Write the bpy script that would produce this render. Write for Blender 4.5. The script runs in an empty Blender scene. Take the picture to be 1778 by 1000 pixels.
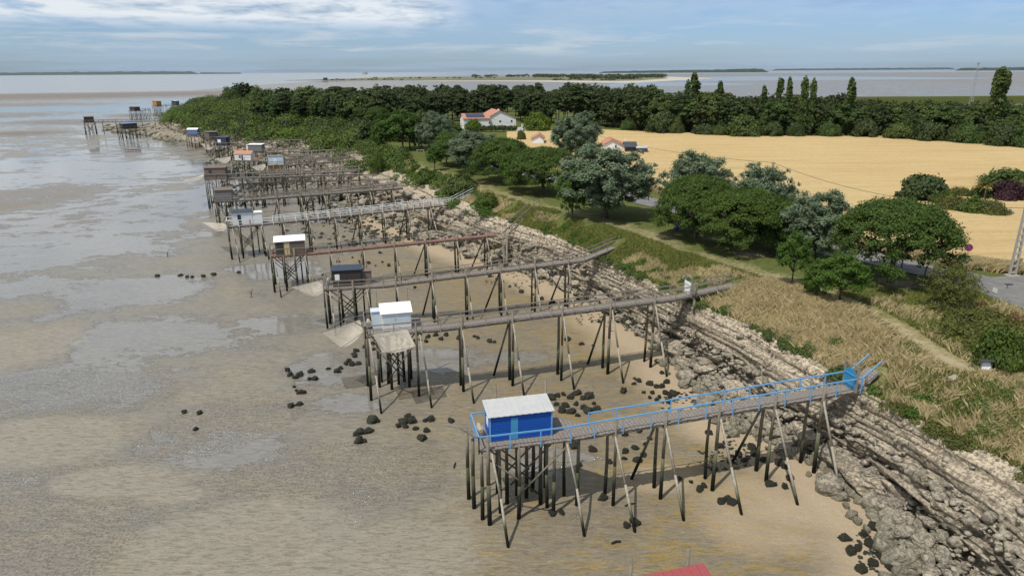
import bpy, math, random
import numpy as np
from mathutils import Matrix, Vector, noise as mnoise
R = math.radians
sc = bpy.context.scene
COL = sc.collection
# ------------------------------------------------------------------ camera
CH, CF, PITCH, ROLL = 27.0, 1184.0, R(17.61), R(-0.35)
_f = np.array([0, math.cos(PITCH), -math.sin(PITCH)]); _u = np.array([0, math.sin(PITCH), math.cos(PITCH)]); _r = np.array([1., 0, 0])
_X = math.cos(ROLL)*_r + math.sin(ROLL)*_u; _Y = -math.sin(ROLL)*_r + math.cos(ROLL)*_u
cd = bpy.data.cameras.new('camera'); cam = bpy.data.objects.new('camera', cd); COL.objects.link(cam)
cd.sensor_width = 36; cd.lens = 36*CF/1778; cd.clip_end = 90000; cd.clip_start = .5
M = Matrix.Identity(4)
for i in range(3):
    M[i][0] = _X[i]; M[i][1] = _Y[i]; M[i][2] = -_f[i]
M[2][3] = CH
cam.matrix_world = M
sc.camera = cam
sc.render.resolution_x, sc.render.resolution_y = 1024, 575
sc.view_settings.view_transform = 'Standard'; sc.view_settings.look = 'None'
sc.view_settings.exposure = 0.0; sc.view_settings.gamma = 1
sc.cycles.max_bounces = 5; sc.cycles.diffuse_bounces = 2; sc.cycles.glossy_bounces = 2; sc.cycles.transparent_max_bounces = 8
sc.cycles.transmission_bounces = 2; sc.cycles.volume_bounces = 0
try: sc.cycles.use_denoising = True
except Exception: pass
# ------------------------------------------------------------------ node helper
class NT:
    def __init__(s, nt): s.t = nt; nt.nodes.clear()
    def n(s, typ, ins=None, **props):
        nd = s.t.nodes.new(typ)
        for k, v in props.items(): setattr(nd, k, v)
        for k, v in (ins or {}).items():
            so = nd.inputs[k]
            if isinstance(v, bpy.types.NodeSocket): s.t.links.new(v, so)
            elif v is not None:
                if hasattr(so.default_value, '__len__'):
                    if not hasattr(v, '__len__'): v = (v,)*len(so.default_value)
                    v = tuple(v); L = len(so.default_value)
                    v = v + (1,)*(L-len(v)) if len(v) < L else v[:L]
                so.default_value = v
        return nd
    def noise(s, vec, scale, detail=4, rough=.55, dist=0): return s.n('ShaderNodeTexNoise', {'Vector': vec, 'Scale': scale, 'Detail': detail, 'Roughness': rough, 'Distortion': dist}).outputs[0]
    def vor(s, vec, scale, feature='F1', out=0): return s.n('ShaderNodeTexVoronoi', {'Vector': vec, 'Scale': scale}, feature=feature).outputs[out]
    def m(s, op, a, b=None, c=None, clamp=False):
        d = {0: a}
        if b is not None: d[1] = b
        if c is not None: d[2] = c
        return s.n('ShaderNodeMath', d, operation=op, use_clamp=clamp).outputs[0]
    def mr(s, v, a, b, c=0., d=1.): return s.n('ShaderNodeMapRange', {'Value': v, 'From Min': a, 'From Max': b, 'To Min': c, 'To Max': d}).outputs[0]
    def mix(s, f, a, b, blend='MIX'):
        nd = s.t.nodes.new('ShaderNodeMix'); nd.data_type = 'RGBA'; nd.blend_type = blend
        for i, v in ((0, f), (6, a), (7, b)):
            so = nd.inputs[i]
            if isinstance(v, bpy.types.NodeSocket): s.t.links.new(v, so)
            elif i == 0: so.default_value = v
            else: so.default_value = tuple(v)+(1,) if len(v) == 3 else tuple(v)
        return nd.outputs[2]
    def ramp(s, f, stops):
        nd = s.n('ShaderNodeValToRGB', {'Fac': f}); cr = nd.color_ramp
        while len(cr.elements) < len(stops): cr.elements.new(.5)
        for e, (p, c) in zip(cr.elements, stops):
            e.position = p; e.color = tuple(c)+(1,) if hasattr(c, '__len__') else (c, c, c, 1)
        return nd.outputs[0]
    def attr(s, name): return s.n('ShaderNodeAttribute', attribute_name=name).outputs['Fac']
    def pos(s): return s.n('ShaderNodeNewGeometry').outputs['Position']
    def obj(s): return s.n('ShaderNodeTexCoord').outputs['Object']
    def map(s, vec, scale=(1, 1, 1), rot=(0, 0, 0), loc=(0, 0, 0)): return s.n('ShaderNodeMapping', {'Vector': vec, 'Scale': scale, 'Rotation': rot, 'Location': loc}).outputs[0]
    def bump(s, h, strength=.5, dist=.1, nrm=None): return s.n('ShaderNodeBump', {'Height': h, 'Strength': strength, 'Distance': dist, 'Normal': nrm}).outputs[0]
    def bsdf(s, col, rough=.8, nrm=None, spec=.3, metal=0., alpha=None, trans=None):
        d = {'Base Color': col, 'Roughness': rough, 'Specular IOR Level': spec, 'Metallic': metal}
        if nrm is not None: d['Normal'] = nrm
        if alpha is not None: d['Alpha'] = alpha
        return s.n('ShaderNodeBsdfPrincipled', d).outputs[0]
    def out(s, sh): s.n('ShaderNodeOutputMaterial', {'Surface': sh})
MATS = {}
def newmat(name):
    m = bpy.data.materials.new(name); m.use_nodes = True; MATS[name] = m
    return NT(m.node_tree)
# ------------------------------------------------------------------ world and sun
SUN_EL, SUN_AZ = 61.0, 42.0          # shadows run away from camera, 42 deg right of +Y
w = bpy.data.worlds.new('World'); sc.world = w; w.use_nodes = True
t = NT(w.node_tree)
sky = t.n('ShaderNodeTexSky', sky_type='NISHITA', sun_disc=False, sun_elevation=R(SUN_EL), sun_rotation=R(180+SUN_AZ), altitude=0, air_density=1.0, dust_density=0.6, ozone_density=1.6)
gen = t.n('ShaderNodeTexCoord').outputs['Generated']
sep = t.n('ShaderNodeSeparateXYZ', {0: gen})
dz = sep.outputs[2]
zz = t.m('ADD', t.m('MAXIMUM', dz, 0), .035)
cv = t.n('ShaderNodeCombineXYZ', {0: t.m('DIVIDE', sep.outputs[0], zz), 1: t.m('DIVIDE', sep.outputs[1], zz), 2: 0}).outputs[0]
skyc = t.mix(1.0, sky.outputs[0], t.mix(t.mr(dz, 0, .45), (.74, .98, 1.48), (.85, .93, 1.02)), 'MULTIPLY')
# broad grey-blue sheets, thin bright streaks and a cumulus bank high on the left
n1 = t.noise(cv, .16, 5, .5)
sheet = t.ramp(n1, [(.42, 0), (.60, 1)])
c1 = t.mix(t.m('MULTIPLY', sheet, .55), skyc, (4.5, 6.1, 7.9))
av = t.n('ShaderNodeCombineXYZ', {0: sep.outputs[0], 1: t.m('MULTIPLY', dz, 3.6), 2: 0}).outputs[0]
n2 = t.noise(t.map(av, loc=(7, 3, 0)), 7.5, 7, .58, .3)
left = t.m('MULTIPLY', t.mr(dz, .050, .068), t.mr(sep.outputs[0], -.03, -.13))
left = t.m('MAXIMUM', left, t.m('MULTIPLY', t.mr(dz, .05, .12), .35))
bank = t.m('MULTIPLY', t.ramp(n2, [(.32, 0), (.45, 1)]), left)
n3 = t.noise(t.map(av, (1, 1.5, 1), loc=(2, 9, 0)), 13, 8, .62, .2)
bcol = t.mix(t.ramp(n3, [(.34, 0), (.54, 1)]), (4.4, 5.8, 7.4), (10.2, 10.6, 10.9))
c2 = t.mix(t.m('MULTIPLY', bank, .85), c1, bcol)
n4 = t.noise(t.map(av, (1, 2.6, 1), loc=(-4, 5, 0)), 6, 8, .64, .3)
puff = t.m('MULTIPLY', t.ramp(n4, [(.50, 0), (.66, 1)]), t.mr(dz, .015, .03))
puff = t.m('MULTIPLY', puff, t.mr(dz, .075, .05, 0, 1))
c3 = t.mix(t.m('MULTIPLY', puff, .6), c2, (7.6, 8.2, 8.8))
bg = t.n('ShaderNodeBackground', {'Color': c3, 'Strength': .085})
t.n('ShaderNodeOutputWorld', {'Surface': bg.outputs[0]})
sl = bpy.data.lights.new('sun', 'SUN'); sl.energy = 4.1; sl.angle = R(.6); sl.color = (1, .955, .88)
so = bpy.data.objects.new('sun', sl); COL.objects.link(so)
sdir = Vector((math.sin(R(SUN_AZ))*math.cos(R(SUN_EL)), math.cos(R(SUN_AZ))*math.cos(R(SUN_EL)), -math.sin(R(SUN_EL))))
so.rotation_euler = sdir.to_track_quat('-Z', 'Y').to_euler()
# ------------------------------------------------------------------ pixel <-> world helpers (layout only)
def ray(px, py):
    return _f + (px-889)/CF*_X - (py-500)/CF*_Y
def G(px, py, z=0.):
    d = ray(px, py); k = (z-CH)/d[2]
    return np.array([d[0]*k, d[1]*k, z])
def proj(p):
    d = np.asarray(p, float)-np.array([0, 0, CH]); c = d@_f
    return 889+CF*(d@_X)/c, 500-CF*(d@_Y)/c
# ------------------------------------------------------------------ terrain function
FY, FX = zip(*[(-20,20),(20,21.5),(30.6,22.2),(36.8,23.0),(43,21.5),(47,18.3),(55.4,16.6),(63.4,14.6),(72.8,11.0),(80,8.2),(88,3),(95.3,-3.2),(106,-11.8),(119,-21),(132,-29),(148,-37),(164,-45.5),(189,-61),(208,-74),(245,-101),(266,-115),(297,-140),(320,-158),(349,-178),(411,-204),(440,-204),(466,-194),(500,-165),(520,-120),(540,0),(560,300),(580,900)])
EY, EX = zip(*[(-20,36),(20,31),(32.2,27.7),(36.6,25.7),(41.4,23.9),(47.3,22.4),(54.3,20.1),(60.8,17),(67.5,14.3),(76,11),(88.3,6),(92,3),(99.4,-1.6),(112.6,-7.5),(135.5,-17),(152.6,-26.6),(178,-36),(211,-51),(225,-66),(236,-80),(248,-92),(256,-102),(292,-131),(314,-149),(349,-166),(411,-189),(440,-187),(466,-178),(500,-148),(520,-100),(540,30),(560,330),(580,930)])
LY, LX = zip(*[(-20,40),(20,35),(36.6,30.6),(41.5,29.5),(50,27.7),(59,24.3),(69.5,19),(78.7,14.4),(90.5,8.7),(101,2),(119.5,-5.0),(149,-20),(172,-31),(193,-39.7),(215,-46),(236,-66),(256,-88),(292,-118),(314,-137),(349,-155),(411,-178),(466,-162),(500,-132),(520,-70),(540,60),(560,360),(580,960)])
PU = [0, .12, .25, .36, .40, .43, .52, .56, .60, .72, .76, .9, 1.0]
PZ = [.5, .9, 1.3, 1.9, 2.6, 3.5, 3.9, 4.5, 5.0, 5.3, 5.8, 6.1, 6.3]
def ztop(x, y, xl):
    s = np.clip((y-200)/110., 0, 1); s = s*s*(3-2*s)
    return 8 + 3.0*s*np.exp(-np.maximum(x-xl, 0)/90.)
def TH(x, y):
    x = np.asarray(x, float); y = np.asarray(y, float)
    xf, xe, xl = np.interp(y, FY, FX), np.interp(y, EY, EX), np.interp(y, LY, LX)
    b = np.clip(1-(xf-x)/14., 0, 1)**1.5*.5
    u = np.clip((x-xf)/(xe-xf), 0, 1)
    c = np.interp(u, PU, PZ)
    v = np.clip((x-xe)/(xl-xe), 0, 1); v = v*v*(3-2*v)
    zt = ztop(x, y, xl)
    zt = np.where(y > np.interp(x, [-60, 0, 40, 100, 150, 250, 400], [600, 440, 330, 280, 264, 236, 220]), -1.5, zt)
    return np.where(x < xf, b, np.where(x < xe, c, 6.3+(zt-6.3)*v))
def hit(px, py):
    d = ray(px, py); o = np.array([0, 0, CH]); k = 15.
    last = k
    while k < 3000:
        p = o+d*k
        if p[2] <= float(TH(p[0], p[1])): break
        last = k; k *= 1.01
    a, b = last, k
    for _ in range(25):
        m_ = (a+b)/2; p = o+d*m_
        if p[2] <= float(TH(p[0], p[1])): b = m_
        else: a = m_
    return o+d*b
# ------------------------------------------------------------------ mesh helpers
def fastmesh(name, V, F, attrs=None, smooth=False):
    """V (n,3); F (m,k) uniform polygons"""
    V = np.asarray(V, np.float32); F = np.asarray(F, np.int32)
    me = bpy.data.meshes.new(name); me.vertices.add(len(V)); me.vertices.foreach_set('co', V.ravel())
    k = F.shape[1]; me.loops.add(F.size); me.loops.foreach_set('vertex_index', F.ravel())
    me.polygons.add(len(F)); me.polygons.foreach_set('loop_start', np.arange(0, F.size, k, dtype=np.int32))
    me.polygons.foreach_set('loop_total', np.full(len(F), k, np.int32))
    if smooth: me.polygons.foreach_set('use_smooth', np.ones(len(F), bool))
    for an, av in (attrs or {}).items():
        a = me.attributes.new(an, 'FLOAT', 'POINT'); a.data.foreach_set('value', np.asarray(av, np.float32))
    me.update(calc_edges=True)
    return me
def link(name, me, mat=None, parent=None, loc=None):
    o = bpy.data.objects.new(name, me); COL.objects.link(o)
    if mat and not me.materials: me.materials.append(MATS[mat] if isinstance(mat, str) else mat)
    if parent: o.parent = parent
    if loc is not None: o.location = loc
    return o
def tag(o, label=None, cat=None, group=None, kind=None):
    if label: o['label'] = label
    if cat: o['category'] = cat
    if group: o['group'] = group
    if kind: o['kind'] = kind
    return o
def empty(name, loc, label=None, cat=None, group=None):
    o = bpy.data.objects.new(name, None); COL.objects.link(o); o.location = loc
    return tag(o, label, cat, group)
class MB:
    def __init__(s): s.v = []; s.f = []
    def add(s, v, f):
        b = len(s.v); s.v += [tuple(map(float, p)) for p in v]; s.f += [tuple(i+b for i in q) for q in f]; return s
    def hexa(s, p):   # 8 points: bottom 4 ccw, top 4 ccw
        return s.add(p, [(3,2,1,0),(4,5,6,7),(0,1,5,4),(1,2,6,5),(2,3,7,6),(3,0,4,7)])
    def box(s, c, sz, rz=0.):
        x, y, z = sz[0]/2, sz[1]/2, sz[2]/2; cc, ss = math.cos(rz), math.sin(rz)
        P = [(-x,-y,-z),(x,-y,-z),(x,y,-z),(-x,y,-z),(-x,-y,z),(x,-y,z),(x,y,z),(-x,y,z)]
        return s.hexa([(c[0]+a*cc-b*ss, c[1]+a*ss+b*cc, c[2]+d) for a, b, d in P])
    def tube(s, a, b, r1, r2=None, n=7):
        a, b = Vector(a), Vector(b); r2 = r1 if r2 is None else r2
        d = (b-a).normalized(); q = d.orthogonal().normalized(); w_ = d.cross(q)
        v = []
        for p, r in ((a, r1), (b, r2)):
            for i in range(n):
                an = 2*math.pi*i/n; v.append(p+(q*math.cos(an)+w_*math.sin(an))*r)
        f = [(i, (i+1) % n, n+(i+1) % n, n+i) for i in range(n)]+[tuple(range(n-1, -1, -1)), tuple(range(n, 2*n))]
        return s.add(v, f)
    def path(s, pts, r, n=6):
        for i in range(len(pts)-1):
            s.tube(pts[i], pts[i+1], r[i] if hasattr(r, '__len__') else r, r[i+1] if hasattr(r, '__len__') else r, n)
        return s
    def bar(s, a, b, wd, h):
        a, b = Vector(a), Vector(b); d = (b-a).normalized(); sd = Vector((-d.y, d.x, 0)); sd = sd.normalized() if sd.length > 1e-4 else Vector((1, 0, 0)); up = d.cross(sd)*-1
        if up.z < 0: up = -up
        P = []
        for k in (-1, 1):
            P += [a-sd*wd/2+up*k*h/2, b-sd*wd/2+up*k*h/2, b+sd*wd/2+up*k*h/2, a+sd*wd/2+up*k*h/2]
        return s.hexa(P)
    def build(s, name, mat, parent=None, loc=None, smooth=False):
        me = bpy.data.meshes.new(name); me.from_pydata(s.v, [], s.f); me.update()
        if smooth: me.shade_smooth()
        o = link(name, me, mat, parent)
        if loc is not None: o.location = loc
        elif parent is not None and parent.type == 'EMPTY':
            # geometry given in world space: keep it there under an Empty at the base
            l = parent.location; me.transform(Matrix.Translation((-l.x, -l.y, -l.z)))
        return o
def npnoise(P, scale, seed=0., octs=3):
    """cheap vectorised value noise, P (n,2or3) -> 0..1"""
    P = np.asarray(P, float)*scale+seed*17.13
    if P.shape[1] == 2: P = np.c_[P, np.full(len(P), seed*3.7)]
    tot = np.zeros(len(P)); amp = 1.; s_ = 0.
    for o in range(octs):
        i = np.floor(P).astype(np.int64); f = P-i; f = f*f*(3-2*f)
        def h(a, b, c):
            n = (i[:, 0]+a)*73856093 ^ (i[:, 1]+b)*19349663 ^ (i[:, 2]+c)*83492791
            n = (n ^ (n >> 13))*1274126177 & 0x7fffffff
            return ((n ^ (n >> 16)) & 0xffff)/65535.
        x, y, z = f[:, 0], f[:, 1], f[:, 2]
        v = ((h(0,0,0)*(1-x)+h(1,0,0)*x)*(1-y)+(h(0,1,0)*(1-x)+h(1,1,0)*x)*y)*(1-z)+((h(0,0,1)*(1-x)+h(1,0,1)*x)*(1-y)+(h(0,1,1)*(1-x)+h(1,1,1)*x)*y)*z
        tot += v*amp; s_ += amp; amp *= .5; P = P*2.03+11.7
    return tot/s_
def gridfaces(nr, nc):
    i = np.arange(nr-1)[:, None]*nc+np.arange(nc-1)[None, :]
    return np.stack([i, i+1, i+nc+1, i+nc], -1).reshape(-1, 4)
def polydist(P, line):
    L = np.asarray(line, float)[:, :2]; d = np.full(len(P), 1e9)
    for a, b in zip(L[:-1], L[1:]):
        ab = b-a; k = np.clip(((P-a)@ab)/(ab@ab), 0, 1); q = a+k[:, None]*ab
        d = np.minimum(d, np.hypot(P[:, 0]-q[:, 0], P[:, 1]-q[:, 1]))
    return d
# ------------------------------------------------------------------ materials
def mud():
    t = newmat('mud'); P = t.pos()
    wet, sand, alg, spk = t.attr('wet'), t.attr('sand'), t.attr('alg'), t.attr('spk')
    st = t.map(P, (.55, 1.0, 1), rot=(0, 0, .35))
    nA = t.noise(st, .35, 6, .6, .6); nB = t.noise(st, 1.6, 6, .65, .8); nC = t.noise(P, 7, 4, .7)
    base = t.mix(t.ramp(nA, [(.35, 0), (.65, 1)]), (.205, .180, .130), (.160, .148, .122))
    base = t.mix(t.mr(nB, .35, .7), base, (.255, .222, .162))
    a = t.m('MULTIPLY', alg, t.ramp(t.noise(t.map(P, (.5, 1.8, 1), rot=(0, 0, .3)), .9, 7, .68, 1.2), [(.43, 0), (.58, 1)]))
    base = t.mix(t.m('MULTIPLY', a, .9), base, (.24, .16, .035))
    n0 = t.noise(t.map(P, (.7, 1, 1), rot=(0, 0, .3)), .11, 5, .6, .8)
    ws = t.m('ADD', t.m('MULTIPLY', wet, .42), t.m('ADD', t.m('MULTIPLY', n0, .8), t.m('ADD', t.m('MULTIPLY', nA, .42), t.m('MULTIPLY', nB, .34))))
    W = t.ramp(ws, [(.945, 0), (.965, 1)])
    rim = t.m('MULTIPLY', t.ramp(ws, [(.885, 0), (.93, 1)]), t.m('SUBTRACT', 1.0, W))                 # standing film of water
    damp = t.ramp(ws, [(.70, 0), (.92, 1)])
    base = t.mix(t.m('MULTIPLY', damp, .55), base, (.165, .152, .135))
    base = t.mix(t.m('MULTIPLY', t.m('MULTIPLY', alg, .6), t.m('SUBTRACT', 1.0, a)), base, (.165, .13, .078))
    base = t.mix(t.m('MULTIPLY', W, .75), base, (.185, .18, .165))
    base = t.mix(t.m('MULTIPLY', t.attr('reef'), t.ramp(nB, [(.38, 0), (.5, 1)])), base, (.13, .095, .075))
    # worm casts and shell grit
    sp = t.m('MULTIPLY', t.ramp(t.noise(P, 5.2, 3, .75), [(.53, 0), (.60, 1)]), t.m('MAXIMUM', t.ramp(t.m('ADD', t.m('MULTIPLY', spk, .8), t.noise(t.map(P, (.6, 1, 1), rot=(0, 0, .3)), .42, 5, .65, .8)), [(.93, 0), (1.06, 1)]), t.m('MULTIPLY', rim, .9)))
    base = t.mix(t.m('MULTIPLY', sp, .72), base, (.11, .085, .052))
    base = t.mix(t.ramp(t.m('ADD', t.attr('bankm'), t.m('MULTIPLY', t.m('SUBTRACT', nA, .5), 1.2)), [(.35, 0), (.6, .8)]), base, (.245, .217, .168))
    cst = t.noise(t.map(P, (.35, 1.5, 1), rot=(0, 0, .3)), 3.2, 6, .72, 1.0)
    base = t.mix(t.m('MULTIPLY', t.ramp(cst, [(.40, 1), (.51, 0)]), .6), base, (.105, .088, .062))
    base = t.mix(t.m('MULTIPLY', t.ramp(cst, [(.56, 0), (.66, 1)]), .35), base, (.36, .315, .245))
    sn = t.m('ADD', sand, t.m('MULTIPLY', t.m('SUBTRACT', t.m('ADD', t.m('MULTIPLY', n0, .6), t.m('MULTIPLY', nA, .5)), .55), 1.3)); sm = t.ramp(sn, [(.25, 0), (.85, 1)])
    scol = t.mix(nC, (.27, .21, .14), (.40, .315, .21))
    base = t.mix(sm, base, scol)
    base = t.mix(t.m('MULTIPLY', t.m('SUBTRACT', nC, .5), .35), base, (.6, .55, .45))
    rgh = t.mix(W, t.mix(damp, (.50,)*3, (.27,)*3), (.06,)*3)
    rgh = t.mix(sm, rgh, (.8,)*3)
    rgh = t.m('ADD', rgh, t.m('MULTIPLY', sp, .2))
    h = t.m('ADD', t.m('MULTIPLY', t.noise(t.map(P, (.6, 1.6, 1), rot=(0, 0, .4)), 2.4, 5, .6, 1.5), 1.0), t.m('MULTIPLY', nC, .35))
    h = t.m('MULTIPLY', h, t.m('SUBTRACT', 1.0, t.m('MULTIPLY', W, .93)))
    nr = t.bump(t.m('ADD', h, t.m('MULTIPLY', sp, .5)), .55, .10)
    t.out(t.bsdf(base, rgh, nr, spec=t.mix(sm, t.mix(W, (.35,)*3, (.6,)*3), (.1,)*3)))
mud()
def simple(name, cA, cB, scale=3, rough=.85, bump=.3, bd=.03, spec=.25, stretch=(1, 1, 1), obj=False, detail=5, lo=.35, hi=.65, metal=0.):
    t = newmat(name); P = t.obj() if obj else t.pos(); P = t.map(P, stretch)
    n = t.noise(P, scale, detail, .6, .3); n2 = t.noise(P, scale*6, 3, .6)
    c = t.mix(t.ramp(n, [(lo, 0), (hi, 1)]), cA, cB)
    c = t.mix(t.m('MULTIPLY', n2, .35), c, tuple(x*.55 for x in cA))
    t.out(t.bsdf(c, rough, t.bump(t.m('ADD', n, t.m('MULTIPLY', n2, .5)), bump, bd), spec, metal))
def rock(name, ca, cb, cc, weed=.8, strata=True, zdark=1.6):
    t = newmat(name); P = t.pos() if strata else t.obj(); W = t.pos()
    z = t.n('ShaderNodeSeparateXYZ', {0: W}).outputs[2]
    q = t.map(P, (.45, .45, 8.5) if strata else (1, 1, 1.6))
    a = t.noise(q, .7, 7, .62, .8); b = t.noise(P, 4.5, 6, .68, .3); v = t.noise(t.map(P, (1, 1, 3)), 2.2, 6, .7, 1.5)
    c = t.mix(t.ramp(a, [(.36, 0), (.62, 1)]), ca, cb)
    c = t.mix(t.m('MULTIPLY', t.ramp(v, [(.52, 0), (.75, 1)]), .75), c, cc)
    if strata:
        c = t.mix(t.m('MULTIPLY', t.mr(t.m('ADD', z, t.m('MULTIPLY', a, 2.2)), 5.4, 6.9), .6), c, (.60, .50, .36))
        c = t.mix(t.m('MULTIPLY', t.ramp(t.noise(t.map(P, (.2, .2, 16)), 1., 4, .6, .3), [(.40, 1), (.50, 0)]), .55), c, (.16, .13, .095))
    c = t.mix(t.m('MULTIPLY', t.ramp(b, [(.5, 0), (.38, 1)]), .6), c, tuple(x*.3 for x in ca))
    low = t.m('MULTIPLY', t.mr(t.m('ADD', z, t.m('MULTIPLY', b, 1.4)), zdark+.9, zdark-.3), weed)
    c = t.mix(low, c, t.mix(b, (.035, .045, .022), (.10, .095, .05)))
    h = t.m('ADD', t.m('MULTIPLY', a, .8), t.m('ADD', t.m('MULTIPLY', b, .5), t.m('MULTIPLY', v, .4)))
    t.out(t.bsdf(c, .88, t.bump(h, .9, .22), .2))
rock('cliff_rock', (.27, .23, .175), (.50, .43, .33), (.60, .46, .27), .5, True, 1.2)
rock('boulder', (.225, .20, .155), (.42, .37, .29), (.50, .43, .33), .85, False, .95)
rock('pale_rock', (.46, .41, .33), (.60, .54, .44), (.52, .42, .27), .2, False, .2)
def weedrock():
    t = newmat('weed_rock'); P = t.obj(); n = t.noise(P, 6, 5, .7); v = t.vor(P, 9)
    c = t.mix(t.ramp(n, [(.4, 0), (.65, 1)]), (.014, .016, .012), (.065, .062, .040))
    c = t.mix(t.ramp(t.noise(P, 2.5, 4, .6), [(.6, 0), (.72, 1)]), c, (.085, .095, .03))
    t.out(t.bsdf(c, .5, t.bump(t.m('ADD', n, v), 1.0, .08), .35))
weedrock()
def land():
    t = newmat('grass_land'); P = t.pos(); dry, dirt = t.attr('dry'), t.attr('dirt')
    q = t.map(P, (1, 1, 1)); n = t.noise(q, .22, 6, .62, .5); n2 = t.noise(q, 2.1, 6, .7, .6); n3 = t.noise(q, 14, 3, .7)
    g = t.mix(t.ramp(n2, [(.35, 0), (.65, 1)]), (.075, .098, .026), (.150, .165, .050))
    d = t.mix(t.ramp(n2, [(.3, 0), (.7, 1)]), (.30, .245, .13), (.48, .40, .235))
    f = t.m('ADD', dry, t.m('MULTIPLY', t.m('SUBTRACT', t.m('ADD', t.m('MULTIPLY', n, .6), t.m('MULTIPLY', n2, .4)), .5), 1.5))
    c = t.mix(t.ramp(f, [(.3, 0), (.75, 1)]), g, d)
    e = t.m('ADD', dirt, t.m('MULTIPLY', t.m('SUBTRACT', n2, .5), .9))
    c = t.mix(t.ramp(e, [(.40, 0), (.75, 1)]), c, (.46, .375, .26))
    c = t.mix(t.m('MULTIPLY', n3, .45), c, (.05, .05, .02))
    t.out(t.bsdf(c, .95, t.bump(t.m('ADD', n2, n3), .6, .12), .05))
land()
def wheat():
    t = newmat('wheat'); P = t.pos()
    r1 = t.map(P, (.05, .8, 1), rot=(0, 0, -.28)); n = t.noise(r1, 1.0, 6, .65, .5); n2 = t.noise(P, 1.3, 7, .7, .4); n3 = t.noise(P, 9, 3, .7); n0 = t.noise(P, .03, 4, .55)
    c = t.mix(t.ramp(n, [(.33, 0), (.66, 1)]), (.45, .32, .145), (.61, .45, .225))
    c = t.mix(t.ramp(n0, [(.4, 0), (.65, .5)]), c, (.57, .44, .225))
    c = t.mix(t.ramp(n2, [(.28, .6), (.5, 0)]), c, (.31, .225, .105))
    dk = t.m('MULTIPLY', t.ramp(t.noise(t.map(P, (.03, .35, 1), rot=(0, 0, -.3)), 1, 5, .6, 1), [(.62, 0), (.70, 1)]), .4)
    c = t.mix(dk, c, (.26, .21, .10))
    c = t.mix(t.m('MULTIPLY', n3, .35), c, (.24, .17, .08))
    t.out(t.bsdf(c, .95, t.bump(t.m('ADD', n2, t.m('MULTIPLY', n3, .8)), .7, .18), .08))
wheat()
simple('asphalt', (.155, .15, .14), (.215, .205, .195), 1.2, .85, .3, .02)
def sea():
    t = newmat('sea'); P = t.pos(); n = t.noise(t.map(P, (.004, .02, 1)), 1, 5, .6, .6)
    c = t.mix(t.ramp(n, [(.35, 0), (.7, 1)]), (.17, .185, .18), (.25, .25, .235))
    t.out(t.bsdf(c, t.mix(n, (.16,)*3, (.3,)*3), t.bump(t.noise(t.map(P, (.3, 1, 1)), .6, 3, .6), .15, .15), .5))
sea()
def leafmat(name, ca, cb, cc=None, rough=.6, tr=.28):
    t = newmat(name); a = t.attr('tint'); rnd = t.n('ShaderNodeObjectInfo').outputs['Random']
    n = t.noise(t.obj(), .5, 3, .5)
    c = t.mix(t.m('ADD', t.m('MULTIPLY', a, .8), t.m('MULTIPLY', n, .25), clamp=True), ca, cb)
    if cc: c = t.mix(t.m('MULTIPLY', t.ramp(rnd, [(.35, 0), (.95, 1)]), .55), c, cc)
    p = t.bsdf(c, rough, None, .2)
    tl = t.n('ShaderNodeBsdfTranslucent', {'Color': t.mix(.5, c, tuple(min(1, x*1.6) for x in cb))}).outputs[0]
    t.out(t.n('ShaderNodeMixShader', {0: tr, 1: p, 2: tl}).outputs[0])
leafmat('leaf_pine', (0.021, 0.043, 0.008), (0.086, 0.134, 0.018), (.055, .095, .018), tr=.2)
leafmat('leaf_silver', (0.054, 0.088, 0.038), (0.200, 0.254, 0.157), rough=.45)
leafmat('leaf_green', (0.028, 0.065, 0.010), (0.093, 0.164, 0.022), (.08, .13, .02))
leafmat('leaf_dark', (0.023, 0.042, 0.014), (0.073, 0.097, 0.029), (.055, .060, .022), tr=.15)
leafmat('leaf_mid', (0.029, 0.055, 0.014), (0.088, 0.135, 0.033), (.10, .115, .028), tr=.2)
leafmat('leaf_scrub', (0.027, 0.052, 0.009), (0.104, 0.149, 0.025), tr=.2)
leafmat('leaf_bright', (0.045, 0.080, 0.010), (0.143, 0.200, 0.024))
leafmat('leaf_purple', (.022, .010, .014), (.060, .025, .032), tr=.15)
leafmat('leaf_olive', (0.061, 0.068, 0.018), (0.154, 0.165, 0.039))
leafmat('leaf_palm', (.10, .09, .015), (.26, .22, .06))
leafmat('leaf_grey', (.12, .14, .10), (.30, .33, .25))
leafmat('leaf_rust', (.12, .07, .03), (.24, .12, .05))
leafmat('straw', (.28, .22, .11), (.66, .55, .32), tr=.35)
leafmat('grass_blades', (.085, .105, .022), (.26, .27, .075), tr=.3)
simple('bark', (.075, .06, .045), (.16, .13, .10), 4, .95, .6, .05, stretch=(1, 1, .3), obj=True)
def timber(name, ca, cb, wet=True, along=False, zs=1.):
    t = newmat(name); P = t.pos(); z = t.n('ShaderNodeSeparateXYZ', {0: P}).outputs[2]
    n = t.noise(t.map(P, (3, 3, .6) if not along else (.8, 4, 1)), 3, 6, .65); k = t.noise(P, .8, 3, .5)
    c = t.mix(t.ramp(n, [(.32, 0), (.68, 1)]), ca, cb)
    if wet:
        zz = t.m('ADD', z, t.m('MULTIPLY', k, 2.0))
        c = t.mix(t.mr(zz, 4.6*zs, 3.2*zs), c, (.075, .085, .045))
        c = t.mix(t.mr(zz, 3.4*zs, 2.4*zs), c, (.018, .018, .013))
    t.out(t.bsdf(c, .85, t.bump(n, .5, .02), .2))
timber('post_wood', (.11, .095, .07), (.24, .21, .165))
timber('brace_wood', (.22, .195, .15), (.40, .36, .30), zs=.62)
timber('deck_wood', (.13, .112, .098), (.27, .24, .21), False)
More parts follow.
